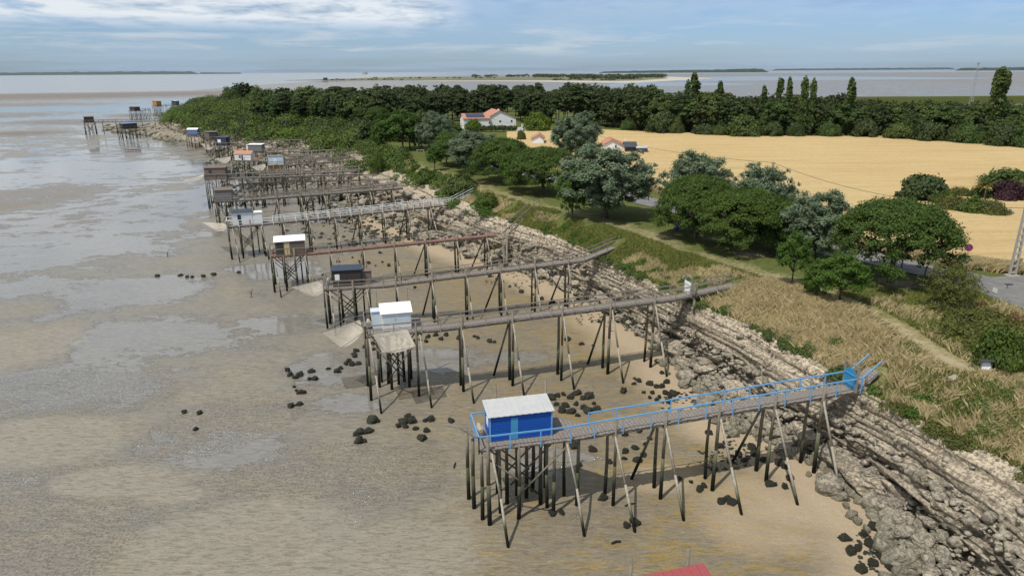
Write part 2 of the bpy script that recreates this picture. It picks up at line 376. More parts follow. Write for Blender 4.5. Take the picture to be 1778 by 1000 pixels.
timber('rail_wood', (.15, .13, .11), (.29, .26, .225), False)
timber('red_deck', (.16, .085, .065), (.26, .15, .115), False)
def paint(name, col, rough=.5, ribs=None, dirt=.25, stretch=None):
    t = newmat(name); P = t.obj(); n = t.noise(t.pos(), 2.2, 6, .65); n2 = t.noise(t.map(t.pos(), (4, 4, .7)), 2.5, 5, .7)
    c = t.mix(t.m('MULTIPLY', t.ramp(n, [(.42, 0), (.75, 1)]), dirt), col, tuple(x*.45+.03 for x in col))
    c = t.mix(t.m('MULTIPLY', t.ramp(n2, [(.5, 0), (.75, 1)]), dirt*.8), c, (.28, .24, .18))
    t.out(t.bsdf(c, rough, t.bump(n2, .15, .01), .35))
paint('blue_board', (.006, .085, .40), .45, dirt=.12)
paint('light_blue', (.13, .34, .60), .5, dirt=.2)
paint('door_blue', (.05, .27, .50), .5, dirt=.15)
paint('white_paint', (.74, .75, .74), .55, dirt=.18)
paint('pale_blue', (.52, .60, .66), .55, dirt=.18)
paint('grey_zinc', (.46, .46, .45), .5, dirt=.3)
paint('white_sheet', (.80, .80, .78), .5, dirt=.15)
paint('red_sheet', (.30, .065, .07), .5, dirt=.2)
paint('dark_board', (.045, .038, .034), .7, dirt=.2)
paint('navy', (.03, .045, .075), .6, dirt=.2)
paint('grey_board', (.17, .165, .16), .8, dirt=.3)
paint('brown_board', (.16, .12, .10), .8, dirt=.3)
paint('cream', (.55, .44, .24), .6, dirt=.2)
paint('orange_board', (.40, .20, .05), .7, dirt=.3)
paint('render_wall', (.74, .74, .73), .8, dirt=.08)
paint('dusty_blue', (.10, .18, .34), .6, dirt=.25)
paint('tile', (.42, .20, .13), .85, dirt=.3)
paint('slate', (.05, .055, .07), .5, dirt=.2)
paint('dark_glass', (.03, .035, .045), .12, dirt=.05)
paint('galv', (.34, .35, .36), .4, dirt=.2)
paint('concrete', (.36, .34, .31), .85, dirt=.3)
paint('purple_sign', (.10, .04, .22), .4, dirt=.05)
paint('signal_red', (.45, .03, .05), .4, dirt=.05)
paint('skin', (.45, .28, .2), .6, dirt=.0)
paint('cloth_blue', (.03, .05, .22), .8, dirt=.0)
paint('wire_black', (.03, .03, .03), .6, dirt=.0)
paint('rope', (.38, .32, .22), .8, dirt=.1)
def netmat():
    t = newmat('net'); n = t.noise(t.obj(), 1.3, 4, .6)
    c = t.mix(n, (.62, .55, .45), (.78, .72, .62))
    a = t.bsdf(c, .8, None, .1)
    tl = t.n('ShaderNodeBsdfTranslucent', {'Color': c}).outputs[0]; tp = t.n('ShaderNodeBsdfTransparent').outputs[0]
    b = t.n('ShaderNodeMixShader', {0: .35, 1: a, 2: tl}).outputs[0]
    t.out(t.n('ShaderNodeMixShader', {0: t.ramp(n, [(.3, .25), (.7, .55)]), 1: b, 2: tp}).outputs[0])
netmat()
def netdark():
    t = newmat('net_dark'); c = t.bsdf((.12, .10, .07), .8, None, .1); tp = t.n('ShaderNodeBsdfTransparent').outputs[0]
    t.out(t.n('ShaderNodeMixShader', {0: .68, 1: c, 2: tp}).outputs[0])
netdark()
# ------------------------------------------------------------------ mudflat sheet
def blob(P, px, py, rx, ry, soft=1.1):
    c = G(px, py)[:2]; a = abs(G(px+rx, py)[0]-c[0]); b = abs(G(px, py-ry)[1]-G(px, py+ry)[1])/2
    d = np.hypot((P[:, 0]-c[0])/a, (P[:, 1]-c[1])/b)
    return np.clip((1.7-d)/soft, 0, 1) if soft > 1 else np.clip((1.25-d)/soft, 0, 1)
def build_mud():
    ys = np.r_[-60, -30, -10, np.arange(5, 60, .55), np.arange(60, 130, 1.0), np.arange(130, 300, 2.2), np.arange(300, 700, 8), np.geomspace(710, 60000, 70)]
    off = np.r_[-np.geomspace(60000, 150, 40)[:-1], -np.arange(150, 60, -2.5), -np.arange(60, 30, -1.), -np.arange(30, 0, -.5), 0, 2.0, 7, 20, 60, np.geomspace(120, 60000, 40)]
    xf = np.interp(ys, FY, FX); xf = np.where(ys > 560, 0, xf)
    X = xf[:, None]+off[None, :]; Y = np.repeat(ys[:, None], len(off), 1)
    d = np.clip(-off, 0, None)[None, :]*np.ones_like(X)
    Z = np.clip(1-d/14., 0, 1)**1.5*.5*(ys[:, None] < 560)
    Z = np.where(off[None, :] > 3, 0, Z)
    P = np.c_[X.ravel(), Y.ravel()]
    Z = Z.ravel(); near = np.exp(-((P[:, 1]-60)/90.)**2)
    Z += (npnoise(P, .35, 3)-.5)*.10*near*(np.abs(X.ravel()) < 140)
    wet = np.zeros(len(P)); 
    for b in [(220,505,110,26),(150,510,60,20),(40,500,60,18),(220,590,170,40),(120,660,170,45),(380,790,130,32),(250,770,60,20),(560,640,60,26),
              (180,380,210,60),(60,290,140,60),(200,185,320,22),(330,880,90,50),(900,620,60,8),(740,625,90,18),(950,800,80,26),(480,470,70,16),
              (140,300,260,26),(90,440,170,30),(570,920,50,60),(600,700,60,16),(350,340,70,40),(500,560,90,14)]:
        wet = np.maximum(wet, blob(P, *b))
    dryb = np.zeros(len(P))
    for b in [(70,765,120,35),(45,600,70,32),(430,950,170,75),(210,835,90,22),(700,960,120,50),(300,860,50,12)]:
        dryb = np.maximum(dryb, blob(P, *b))
    farw = np.maximum(np.clip((P[:, 1]-70)/90., 0, 1)*(.34-.30*np.clip((P[:, 1]-500)/400., 0, 1)), np.clip((-(P[:, 0]-np.interp(P[:, 1], FY, FX))-28)/30., 0, 1)*.22)
    wet = np.clip(np.maximum(wet*.66, farw)-dryb*.8, -1, 1)
    dist = -(P[:, 0]-np.interp(P[:, 1], FY, FX))
    sand = np.clip((7.5-dist)/5.5, 0, 1)*(P[:, 1] < 130)*(dist > -5)
    for b in [(1330,890,150,90),(1150,830,100,30),(1080,600,90,30)]: sand = np.maximum(sand, blob(P, *b, .7)*.62)
    alg = np.clip((30-dist)/14, 0, 1)*np.clip(dist/6, 0, 1)*np.clip((140-P[:, 1])/50, 0, 1)
    alg = np.maximum(alg, blob(P, 1270, 900, 90, 50))
    reef = np.zeros(len(P))
    for b in [(100,167,260,5),(330,163,120,4),(60,182,120,3),(40,232,60,4),(120,212,90,4),(20,200,80,5),(560,141,60,1.5),(250,200,60,3),(60,340,90,22),(230,265,110,7),(110,380,110,22)]: reef = np.maximum(reef, blob(P, *b)*(1. if b[1] < 250 else .45))
    spk = np.zeros(len(P))
    for b in [(90,690,230,55),(90,860,200,70),(350,900,150,90),(330,760,120,40),(60,960,200,70),(600,820,200,60),(420,720,120,40)]: spk = np.maximum(spk, blob(P, *b, .5))
    spk = np.clip(spk-dryb*1.2, 0, 1)
    me = fastmesh('mudflat', np.c_[P, Z], gridfaces(len(ys), len(off)), dict(wet=wet-sand*.7-reef*.5, sand=sand, alg=alg, spk=spk, reef=reef, bankm=dryb), True)
    tag(link('mudflat', me, 'mud'), kind='structure')
build_mud()
def sheet(name, pts, z, mat, res=None):
    mb = MB(); mb.v = [(p[0], p[1], z) for p in pts]; mb.f = [tuple(range(len(pts)))]
    return tag(mb.build(name, mat), kind='structure')
# the sea beyond the flats: a broad sheet on the left, channels on the right
sheet('sea', [G(-900, 172)[:2], G(-200, 165)[:2], G(0, 163)[:2], G(150, 161)[:2], G(330, 158)[:2], G(400, 152)[:2], G(480, 146)[:2], G(560, 141)[:2], G(650, 134.5)[:2], (1500, 9000), (9000, 52000), (-50000, 52000), (-52000, 12000)][::-1], .03, 'sea')
def px_sheet(name, L, z, mat): return sheet(name, [G(a, b)[:2] for a, b in L][::-1], z, mat)
px_sheet('sea_channel', [(700, 131.5), (1400, 127.2), (2400, 121.5), (2400, 118.6), (1600, 121.5), (900, 127)], .034, 'sea')
px_sheet('sea_channel', [(1180, 141.5), (1500, 139), (1700, 137.5), (1730, 136), (1500, 133.5), (1300, 133), (1170, 135)], .03, 'sea')
px_sheet('sea_channel', [(1040, 151), (1200, 149.5), (1330, 147), (1200, 143.2), (1080, 142.8)], .03, 'sea')
# ------------------------------------------------------------------ rocky cliff band
def build_cliff():
    ys = np.r_[np.arange(18, 95, .17), np.arange(95, 130, .3), np.arange(130, 560, 1.3)]
    us = np.linspace(0, 1, 96)
    zz = np.array(PZ); uu = np.array(PU)
    # true (overhanging) profile: u shifts back where the face is undercut
    hu = np.array([0, .12, .25, .36, .43, .395, .405, .52, .585, .57, .60, .72, .775, .765, .9, 1.0])
    hz = np.array([.3, .9, 1.3, 1.8, 2.1, 2.9, 3.6, 3.95, 4.15, 4.6, 5.0, 5.3, 5.45, 5.8, 6.1, 6.32])
    arc = np.r_[0, np.cumsum(np.hypot(np.diff(hu)*6, np.diff(hz)))]; arc /= arc[-1]
    xf, xe = np.interp(ys, FY, FX), np.interp(ys, EY, EX)
    V = []
    for j, y in enumerate(ys):
        sy = mnoise.noise(Vector((y*.09, 3.1, 0)))*.16
        for i, u in enumerate(us):
            us2 = min(1, max(0, u+sy*math.sin(math.pi*u)))
            a = np.interp(us2, arc, hu); z = np.interp(us2, arc, hz)
            x = xf[j]+(xe[j]-xf[j])*a
            env = (math.sin(math.pi*min(1, u*1.02))**.5 if 0 < u < .98 else 0)*(1 if z < 3.9 else .5 if z > 4.6 else .7)
            fz = z+y*.045
            st = (fz/.42) % 1.0; led = (min(1, st*3.2)-.5)*.46*min(1, max(0, (z-1.8)/1.0))
            n = mnoise.fractal(Vector((x*.55, y*.28, z*1.6)), .9, 2.1, 4)
            n2 = mnoise.fractal(Vector((x*.25, y*.14, z*.5+9)), .9, 2.1, 2)
            cr = abs(mnoise.noise(Vector((x*.35+4, y*.22, z*.3))))
            gap = -max(0, .07-cr)*7.0
            wy = y*.42+mnoise.noise(Vector((x*.4, y*.3, 7)))*1.3; wx = x*.75+y*.2+mnoise.noise(Vector((x*.4, y*.3, 2)))*.8
            cb = mnoise.cell(Vector((wy*(.33 if z > 3.2 else .75), wx*.8, math.floor(fz/.42)*.77+3))); cb2 = mnoise.cell(Vector((wy*1.9+5, wx*1.7, math.floor(fz/.21)*.37)))
            up_ = .4 if z > 3.9 else 1.; gap += ((cb-.5)*.42+(cb2-.5)*.16)*up_
            dx = (n*.36*up_+n2*.75+led+((cb-.5)*.55+(cb2-.5)*.22)*up_)*env; 
            V.append((x-dx*.9, y+n*.18*env, z+(n2*.45+n*.25+gap)*env*(.6 if z > 1 else .3)))
    me = fastmesh('rocky_cliff', V, gridfaces(len(ys), len(us)), {}, False)
    tag(link('rocky_cliff', me, 'cliff_rock'), kind='structure')
build_cliff()
# ------------------------------------------------------------------ grass land
PATH1 = [hit(*p)[:2] for p in [(1672,641),(1640,622),(1600,598),(1560,568),(1500,535),(1440,513),(1380,490),(1300,470),(1240,452),(1180,432),(1120,405),(1060,386),(1000,371),(940,357),(880,338),(830,320),(790,307),(740,296),(700,281),(672,268)]]
ROADPTS = [(1840,540),(1778,516),(1740,503),(1690,488),(1640,475),(1580,463),(1520,449),(1450,436),(1380,418),(1300,396),(1220,373),(1150,356),(1100,344),(1040,329),(980,315),(920,302),(860,289),(800,279)]
ROAD = [hit(*p)[:2] for p in ROADPTS]
ROAD2 = [hit(*p)[:2] for p in [(1720,497),(1778,492),(1850,488)]]
def build_land():
    ys = np.r_[np.arange(-20, 18, 2.), np.arange(18, 120, .6), np.arange(120, 300, 2.), np.arange(300, 575, 6.)]
    off = np.r_[np.linspace(0, 1, 14)[:-1], 1]
    ext = np.r_[np.arange(.6, 40, .6), np.arange(40, 90, 2.), np.geomspace(95, 1500, 28)]
    xe, xl = np.interp(ys, EY, EX), np.interp(ys, LY, LX)
    X = np.c_[xe[:, None]-.25+(xl-xe+.25)[:, None]*off[None, :], xl[:, None]+ext[None, :]]
    Y = np.repeat(ys[:, None], X.shape[1], 1)
    Z = TH(X+1e-4, Y); Z[:, 0] = 6.15
    P = np.c_[X.ravel(), Y.ravel()]
    Z = Z.ravel()+(npnoise(P, .22, 5)-.5)*.5*np.clip(1-np.abs(P[:, 0]-np.interp(P[:, 1], LY, LX))/9, 0, 1)
    dr = polydist(P, ROAD); Z = Z-.06*np.clip(1-dr/5, 0, 1)
    dl = P[:, 0]-np.interp(P[:, 1], LY, LX)
    dpath = polydist(P, PATH1)
    near_ = np.clip((66-P[:, 1])/12, 0, 1)
    dry = .22+.45*np.clip(1-np.abs(dl+1)/5., 0, 1)*near_-.15*np.clip((dpath-3)/6, 0, 1)*(P[:, 1] > 58)
    dry += .34*np.clip(1-dpath/3.0, 0, 1)
    dry -= .35*np.clip((P[:, 1]-150)/40, 0, 1)
    dirt = np.clip(1.1-np.abs(dpath-.7)/.3, 0, 1)*.6
    m1 = polydist(P, [hit(*p)[:2] for p in [(1675,643),(1640,622),(1600,598),(1560,570)]]); dirt = np.maximum(dirt, np.clip(1.0-m1/.35, 0, 1))
    m2 = polydist(P, [hit(*p)[:2] for p in [(1400,496),(1340,480),(1290,470)]]); dirt = np.maximum(dirt, np.clip(1.1-m2/1.3, 0, 1)*.4)
    # bare needle litter under the pines
    for px, py, r in [(1560,490,5),(1235,412,5),(1300,440,5)]:
        c = hit(px, py)[:2]; dirt = np.maximum(dirt, np.clip(1-np.hypot(*(P-c).T)/r, 0, 1)*.75)
    me = fastmesh('grass_land', np.c_[P, Z], gridfaces(len(ys), X.shape[1]), dict(dry=dry, dirt=dirt), True)
    tag(link('grass_land', me, 'grass_land'), kind='structure')
build_land()
def ribbon(name, pts, wd, mat, dz=.03):
    pts = np.array([p[:2] for p in pts], float)
    k = np.linspace(0, len(pts)-1, len(pts)*4); L = np.c_[np.interp(k, range(len(pts)), pts[:, 0]), np.interp(k, range(len(pts)), pts[:, 1])]
    d = np.gradient(L, axis=0); d /= np.hypot(d[:, 0], d[:, 1])[:, None]; n = np.c_[-d[:, 1], d[:, 0]]
    cols = [-.5, -.25, 0, .25, .5]; V = []
    for a, b in zip(L, n):
        for c in cols:
            p = a+b*c*wd; V.append((p[0], p[1], 0))
    V = np.array(V); V[:, 2] = TH(V[:, 0], V[:, 1])+dz
    o = link(name, fastmesh(name, V, gridfaces(len(L), 5), {}, True), mat); tag(o, kind='structure'); return o
ribbon('road', ROAD, 5.2, 'asphalt', .045)
ribbon('side_road', [p for p in ROAD2], 4.4, 'asphalt', .053)
def build_wheat():
    outline = [hit(*p)[:2] for p in [(1900,512),(1778,474),(1690,466),(1650,463),(1600,452),(1540,437),(1480,424),(1400,402),(1300,377),(1200,350),(1140,334),(1100,327),(1060,318),(1010,306),(960,292),(905,262),(880,244),(880,231),(960,229),(1040,227),(1130,232),(1200,234),(1300,239),(1400,240),(1530,240),(1600,246),(1700,251),(1778,257),(1900,266)]]
    bm = bpy.data.meshes.new('wheat_field'); n = len(outline)
    z = 8.62
    v = [(p[0], p[1], z) for p in outline]+[(p[0], p[1], 7.8) for p in outline]
    f = [tuple(range(n))]+[((i+1) % n, i, n+i, n+(i+1) % n) for i in range(n)]
    bm.from_pydata(v, [], f); bm.update()
    o = link('wheat_field', bm, 'wheat'); tag(o, kind='structure')
build_wheat()
# ------------------------------------------------------------------ fishing piers
PIERL = []
class Frame:
    def __init__(s, A, B):
        s.A = np.array(G(*A)); B = np.array(G(*B)); d = (B-s.A)[:2]; s.L = float(np.hypot(*d)); s.e = d/s.L; s.n = np.array([-s.e[1], s.e[0]]); s.zA, s.zB = A[2], B[2]
    def p(s, a, w, z): q = s.A[:2]+a*s.e+w*s.n; return (float(q[0]), float(q[1]), float(z))
    def sw(s, px, py, z):
        q = G(px, py, z)[:2]-s.A[:2]; return float(q@s.e), float(q@s.n)
    def swh(s, px, py):
        h = hit(px, py); q = h[:2]-s.A[:2]; return float(q@s.e), float(q@s.n)
rng = random.Random(4)
def pier(name_label, A, B, Lp, Wp, o=.6, wl=1.15, end=None, cabin=None, rails='wood', deck='deck_wood', rail_n=1, feet=None, bents=None, span=3.7, braces=(0, 2.6), detail=2, gate=None, post_r=.11, ground=None, rail_both=True, plat_rail=True, s_post_up=.9, group='fishing piers on stilts along the shore', rail_gap=1.9, woff=0., plat=None):
    F = Frame(A, B)
    base = F.p(Lp/2, Wp/2, 0); base = (base[0], base[1], float(TH(base[0], base[1])))
    root = empty('fishing_pier', base, name_label, 'fishing pier', group)
    S = [(-o, 0, Wp, F.zA), (Lp, 0, Wp, F.zA), (Lp+1.6, woff, woff+wl, F.zA+.02), (F.L, 0, wl, F.zB)]
    if end is not None:
        h = hit(*end); h = G(end[0], end[1], h[2]+.75); h = G(end[0], end[1], float(TH(h[0], h[1]))+.75); q = h[:2]-F.A[:2]; s2, w2 = float(q@F.e), float(q@F.n)
        S.append((max(F.L+1.2, s2), w2, w2+wl, float(h[2])))
    if end is not None: PIERL.append([F.p(F.L-3, wl/2, 0)[:2], F.p(F.L, wl/2, 0)[:2], F.p(S[-1][0], S[-1][1]+wl/2, 0)[:2]])
    sa = [a[0] for a in S]
    def st(x): return tuple(float(np.interp(x, sa, [a[k] for a in S])) for k in (1, 2, 3))
    # deck: planks laid across + stringers
    dk = MB(); pw = .24 if detail >= 2 else .8
    x = -o; end_s = S[-1][0]
    while x < end_s:
        x2 = min(x+pw-(.025 if detail >= 2 else .06), end_s); w0, w1, z = st(x); v0, v1, z2 = st(x2)
        j = rng.uniform(-.03, .05); dzz = rng.uniform(-.006, .006)
        P = [F.p(x, w0-j, z-.05), F.p(x2, v0-j, z2-.05), F.p(x2, v1+j, z2-.05), F.p(x, w1+j, z-.05)]
        dk.hexa(P+[(a, b, c+.05+dzz) for a, b, c in P]); x += pw
    dko = dk.build('deck', deck, root)
    bmn = MB()
    cuts = sa if detail < 2 else sorted(set([round(v, 2) for v in np.arange(sa[0], sa[-1], 3.9)]+sa))
    for a, b in zip(cuts[:-1], cuts[1:]):
        w0, w1, z = st(a); v0, v1, z2 = st(b)
        for k in (.08, .92):
            bmn.bar(F.p(a, w0+(w1-w0)*k, z-.15), F.p(b, v0+(v1-v0)*k, z2-.15), .09, .18)
    bmn.build('beams', 'post_wood', root)
    # posts: bents of two along the walkway, a cluster under the platform
    def post(a, w, top, r=post_r, lean=0.):
        x0, y0, _ = F.p(a, w, 0); g = float(TH(x0, y0))-.35 if ground is None else ground
        if top-g < .6: return
        mb = MB(); rr = r*rng.uniform(.88, 1.15); k = rng.uniform(-.05, .05)
        mid = ((x0+k), y0-k, (g+top)/2)
        mb.path([(x0+lean+rng.uniform(-.06, .06), y0+rng.uniform(-.06, .06), g), mid, (x0, y0, top)], [rr*1.25, rr*1.05, rr*.85], 7 if detail >= 2 else 5)
        mb.build('post', 'post_wood', root, smooth=True)
    if feet is not None:
        for f_ in feet:
            a, w = F.swh(*f_[:2])
            w0, w1, z = st(a)
            top = z+(s_post_up if (w < w0+.5 and rng.random() < .8) else -.05)
            w = min(max(w, w0-.12), w1+.12)
            post(a, w, top)
    else:
        na = max(2, int(round((Lp+o)/1.5))+1)
        nw = max(2, int(round(Wp/1.5))+1)
        for i in range(na):
            for j in range(nw):
                if detail < 2 and 0 < i < na-1 and 0 < j < nw-1: continue
                a = -o+.15+(Lp+o-.3)*i/(na-1)+rng.uniform(-.15, .15); w = -.05+(Wp+.1)*j/(nw-1)
                post(a, w, F.zA+(s_post_up if j == 0 and detail >= 2 and i % 2 == 0 else -.05))
    bl = bents if bents is not None else list(np.arange(Lp+3., F.L+.1, span))
    for i, a in enumerate(bl):
        w0, w1, z = st(a)
        post(a+rng.uniform(-.1, .1), w0-.06, z+(s_post_up if detail >= 1 else -.03)); post(a+rng.uniform(-.1, .1), w1+.06, z+(.75 if rng.random() < .5 else -.05))
        mb = MB(); mb.bar(F.p(a, w0-.15, z-.32), F.p(a, w1+.15, z-.32), .09, .16); mb.build('cross_beam', 'post_wood', root)
        if braces:
            x0, y0, _ = F.p(a+.5, w0-braces[1]*rng.uniform(.8, 1.05), 0); g = float(TH(x0, y0))-.2
            mb = MB(); t0 = F.p(a+.05, w0-.1, z-.25)
            if z-g > 2.2:
                mb.path([t0, ((t0[0]+x0)/2, (t0[1]+y0)/2, (t0[2]+g)/2+.05), (x0, y0, g)], [.075, .085, .10], 6); mb.build('brace', 'brace_wood', root, smooth=True)
            if i % 2 == 1:
                x1, y1, _ = F.p(a-rng.uniform(1, 1.8), w1+1.4, 0); g = float(TH(x1, y1))-.2
                if z-g > 2.2:
                    mb = MB(); mb.tube(F.p(a, w1, z-.5), (x1, y1, g), .08, .11, 6); mb.build('brace', 'post_wood', root, smooth=True)
    # cross bracing under the platform
    if detail >= 1:
        for w_ in (0, Wp*.5, Wp):
            mb = MB()
            mb.tube(F.p(-o+.2, w_, F.zA-.3), F.p(Lp*.62, w_, F.zA*.30), .06, n=5).tube(F.p(Lp-.1, w_, F.zA-.3), F.p(Lp*.3, w_, F.zA*.30), .06, n=5)
            mb.build('cross_brace', 'post_wood', root, smooth=True)
        if braces:
            for a in (0.0, Lp*.95):
                x0, y0, _ = F.p(a+.5, -2.5, 0); mb = MB(); mb.path([F.p(a, -.1, F.zA-.2), F.p(a+.3, -1.3, F.zA*.5), (x0, y0, -.2)], [.07, .08, .10], 6); mb.build('brace', 'brace_wood', root, smooth=True)
    # railings
    rm = {'blue': 'light_blue', 'wood': 'rail_wood', 'white': 'white_paint', 'red': 'rail_wood'}[rails]
    rr = .035 if detail >= 2 else .045
    rh = .92
    def rail(stations, label='railing'):
        mb = MB()
        pts = [F.p(a, w, z+rh) for a, w, z in stations]
        for p, q in zip(pts[:-1], pts[1:]): mb.bar(p, q, rr*1.6, rr*2.6)
        for k in range(1, rail_n):
            for p, q in zip(pts[:-1], pts[1:]): mb.bar((p[0], p[1], p[2]-k*.42), (q[0], q[1], q[2]-k*.42), rr*1.3, rr*2)
        for (a, w, z), (a2, w2, z2) in zip(stations[:-1], stations[1:]):
            L_ = math.hypot(a2-a, w2-w); n_ = max(1, int(round(L_/rail_gap)))
            for i in range(n_):
                k = i/n_; p = F.p(a+(a2-a)*k, w+(w2-w)*k, z+(z2-z)*k); mb.box((p[0], p[1], p[2]+rh/2-.1), (rr*2, rr*2, rh+.2))
        mb.build(label, rm, root)
    near = [(a, st(a)[0]-.02, st(a)[2]) for a in ([-o]+sa[1:])]
    far = [(a, st(a)[1]+.02, st(a)[2]) for a in sa[2:]]
    if end is not None:
        near[-1] = (near[-1][0], near[-1][1], near[-1][2]); 
    rail(near)
    if rail_both: rail(far)
    if plat_rail:
        rail([(-o, -.02, F.zA), (-o, Wp, F.zA), ((cabin[1] if cabin else Lp)*.5, Wp, F.zA)])
    if detail >= 2 and cabin:
        c_ = F.p(-o+.35, Wp*.55, F.zA+.38); ang = math.atan2(F.e[1], F.e[0])
        mb = MB(); mb.box(c_, (.35, .5, .5), ang); wb = mb.build('winch', 'galv', root)
        mb = MB(); mb.tube(F.p(-o+.35, Wp*.55-.45, F.zA+.62), F.p(-o+.35, Wp*.55+.45, F.zA+.62), .13, n=10)
        mb.build('winch_drum', 'rope', root)
        for a_ in (.9, Lp-.8):
            mb = MB(); q = F.p(a_, Wp+.08, 0); mb.tube((q[0], q[1], -.2), (q[0], q[1], F.zA+2.75), .095, .07, 7); mb.build('mast', 'post_wood', root, smooth=True)
        mb = MB(); mb.path([F.p(-o, Wp*.5, F.zA+.1), F.p(-o-1.0, Wp*.5, F.zA+.9), F.p(-o-1.7, Wp*.5, F.zA+1.1)], [.06, .05, .04], 6)
        mb.build('net_arm', 'rail_wood', root)
    # cabin
    if cabin:
        make_cabin(root, F, cabin, detail)
    if gate is not None:
        gs = F.swh(*gate)[0] if not isinstance(gate, float) else gate
        w0, w1, z = st(gs); g = MB()
        for w_ in (w0-.03, w1+.03):
            p = F.p(gs, w_, z); g.box((p[0], p[1], p[2]+.85), (.13, .13, 1.9))
        g.bar(F.p(gs, w0, z+1.75), F.p(gs, w1, z+1.75), .1, .1)
        go = g.build('gate_frame', 'rail_wood', root)
        g = MB(); n_ = 9
        for i in range(n_):
            w_ = w0+.08+(w1-w0-.16)*i/(n_-1); hh = 1.25+(.22*math.sin(math.pi*i/(n_-1)) if rails == 'blue' else 0); g.bar(F.p(gs-.05, w_, z+.08), F.p(gs-.05, w_, z+hh), .09, .03)
        for h_ in (.35, 1.05): g.bar(F.p(gs-.09, w0+.06, z+h_), F.p(gs-.09, w1-.06, z+h_), .04, .1)
        g.build('gate', {'blue': 'door_blue'}.get(rails, 'white_paint'), root)
    return root, F, st
def obox(F, a0, a1, w0, w1, z0, z1):
    return [F.p(a0, w0, z0), F.p(a1, w0, z0), F.p(a1, w1, z0), F.p(a0, w1, z0), F.p(a0, w0, z1), F.p(a1, w0, z1), F.p(a1, w1, z1), F.p(a0, w1, z1)]
def make_cabin(root, F, c, detail):
    a0, a1, w0, w1, h, wall, roof, kind = c[:8]; opt = c[8] if len(c) > 8 else {}
    z0 = F.zA+.012; rise = opt.get('rise', .22); h2 = h+rise
    # walls as weatherboards
    mb = MB(); nb = int(h/.16) if detail >= 2 else 1
    if kind == 'gable':
        mb.hexa(obox(F, a0, a1, w0, w1, z0, z0+h)); wm = (w0+w1)/2
        mb.add([F.p(a0, w0, z0+h), F.p(a0, w1, z0+h), F.p(a0, wm, z0+h+rise), F.p(a1, w0, z0+h), F.p(a1, w1, z0+h), F.p(a1, wm, z0+h+rise)], [(0, 2, 1), (3, 4, 5)])
    else:
        P = obox(F, a0, a1, w0, w1, z0, z0+h); P[6] = F.p(a1, w1, z0+h2); P[7] = F.p(a0, w1, z0+h2); mb.hexa(P)
        if detail >= 2:
            for i in range(nb):
                zb = z0+.03+i*h/nb
                mb.hexa(obox(F, a0-.012, a1+.012, w0-.022, w0-.002, zb, zb+h/nb-.035)); mb.hexa(obox(F, a0-.022, a0-.003, w0+.01, w1-.01, zb, zb+h/nb-.035))
                mb.hexa(obox(F, a1+.003, a1+.022, w0+.01, w1-.01, zb, zb+h/nb-.035))
    cab = mb.build('cabin', wall, root)
    pl = cab.matrix_world if False else None
    def sub(name, mbx, mat):
        me = bpy.data.meshes.new(name); me.from_pydata(mbx.v, [], mbx.f); l = root.location; me.transform(Matrix.Translation((-l.x, -l.y, -l.z))); me.update()
        return link(name, me, mat, cab)
    ov = .16; r = MB()
    if kind == 'gable':
        wm = (w0+w1)/2; zt = z0+h
        for wa, za, wb, zb in ((w0-ov, zt-.05, wm, zt+rise), (w1+ov, zt-.05, wm, zt+rise)):
            P = [F.p(a0-ov, wa, za), F.p(a1+ov, wa, za), F.p(a1+ov, wb, zb), F.p(a0-ov, wb, zb)]
            r.hexa([(x, y, z+.01) for x, y, z in P]+[(x, y, z+.06) for x, y, z in P])
    else:
        n = max(1, int((a1-a0+2*ov)/.19)) if detail >= 2 else 1
        for i in range(n):
            s0 = a0-ov+(a1-a0+2*ov)*i/n; s1 = a0-ov+(a1-a0+2*ov)*(i+1)/n-.004
            up = .014*(i % 2) if opt.get('ribs', True) else 0
            P = [F.p(s0, w0-ov, z0+h-.02+up), F.p(s1, w0-ov, z0+h-.02+up), F.p(s1, w1+ov, z0+h2+.03+up), F.p(s0, w1+ov, z0+h2+.03+up)]
            r.hexa([(x, y, z+.005) for x, y, z in P]+[(x, y, z+.045) for x, y, z in P])
    rf = sub('roof', r, roof)
    for (wa, d0, d1, b0, b1, mat, nm) in opt.get('fronts', []):   # openings on the near (w0) face, 'near'; or seaward (a0) face, 'sea'
        q = MB()
        if wa == 'near':
            q.hexa(obox(F, a0+d0, a0+d1, w0-.045, w0-.005, z0+b0, z0+b1))
        else:
            q.hexa(obox(F, a0-.045, a0-.005, w0+d0, w0+d1, z0+b0, z0+b1))
        so_ = sub(nm, q, mat)
    for (x0, x1, y0, y1, hh, mat) in opt.get('annex', []):
        q = MB(); q.hexa(obox(F, x0, x1, y0, y1, z0, z0+hh)); q.hexa(obox(F, x0-.08, x1+.08, y0-.08, y1+.08, z0+hh+.002, z0+hh+.05)); sub('annex', q, mat)
    if opt.get('trim'):
        q = MB()
        for a, w_ in ((a0, w0), (a1, w0), (a0, w1)): 
            p = F.p(a, w_-.02, z0+h/2-.03); q.box(p, (.09, .09, h-.02), math.atan2(F.e[1], F.e[0]))
            sub('corner_trim', q, opt['trim']); q = MB()
NG = 'square dip nets hung from the fishing piers'
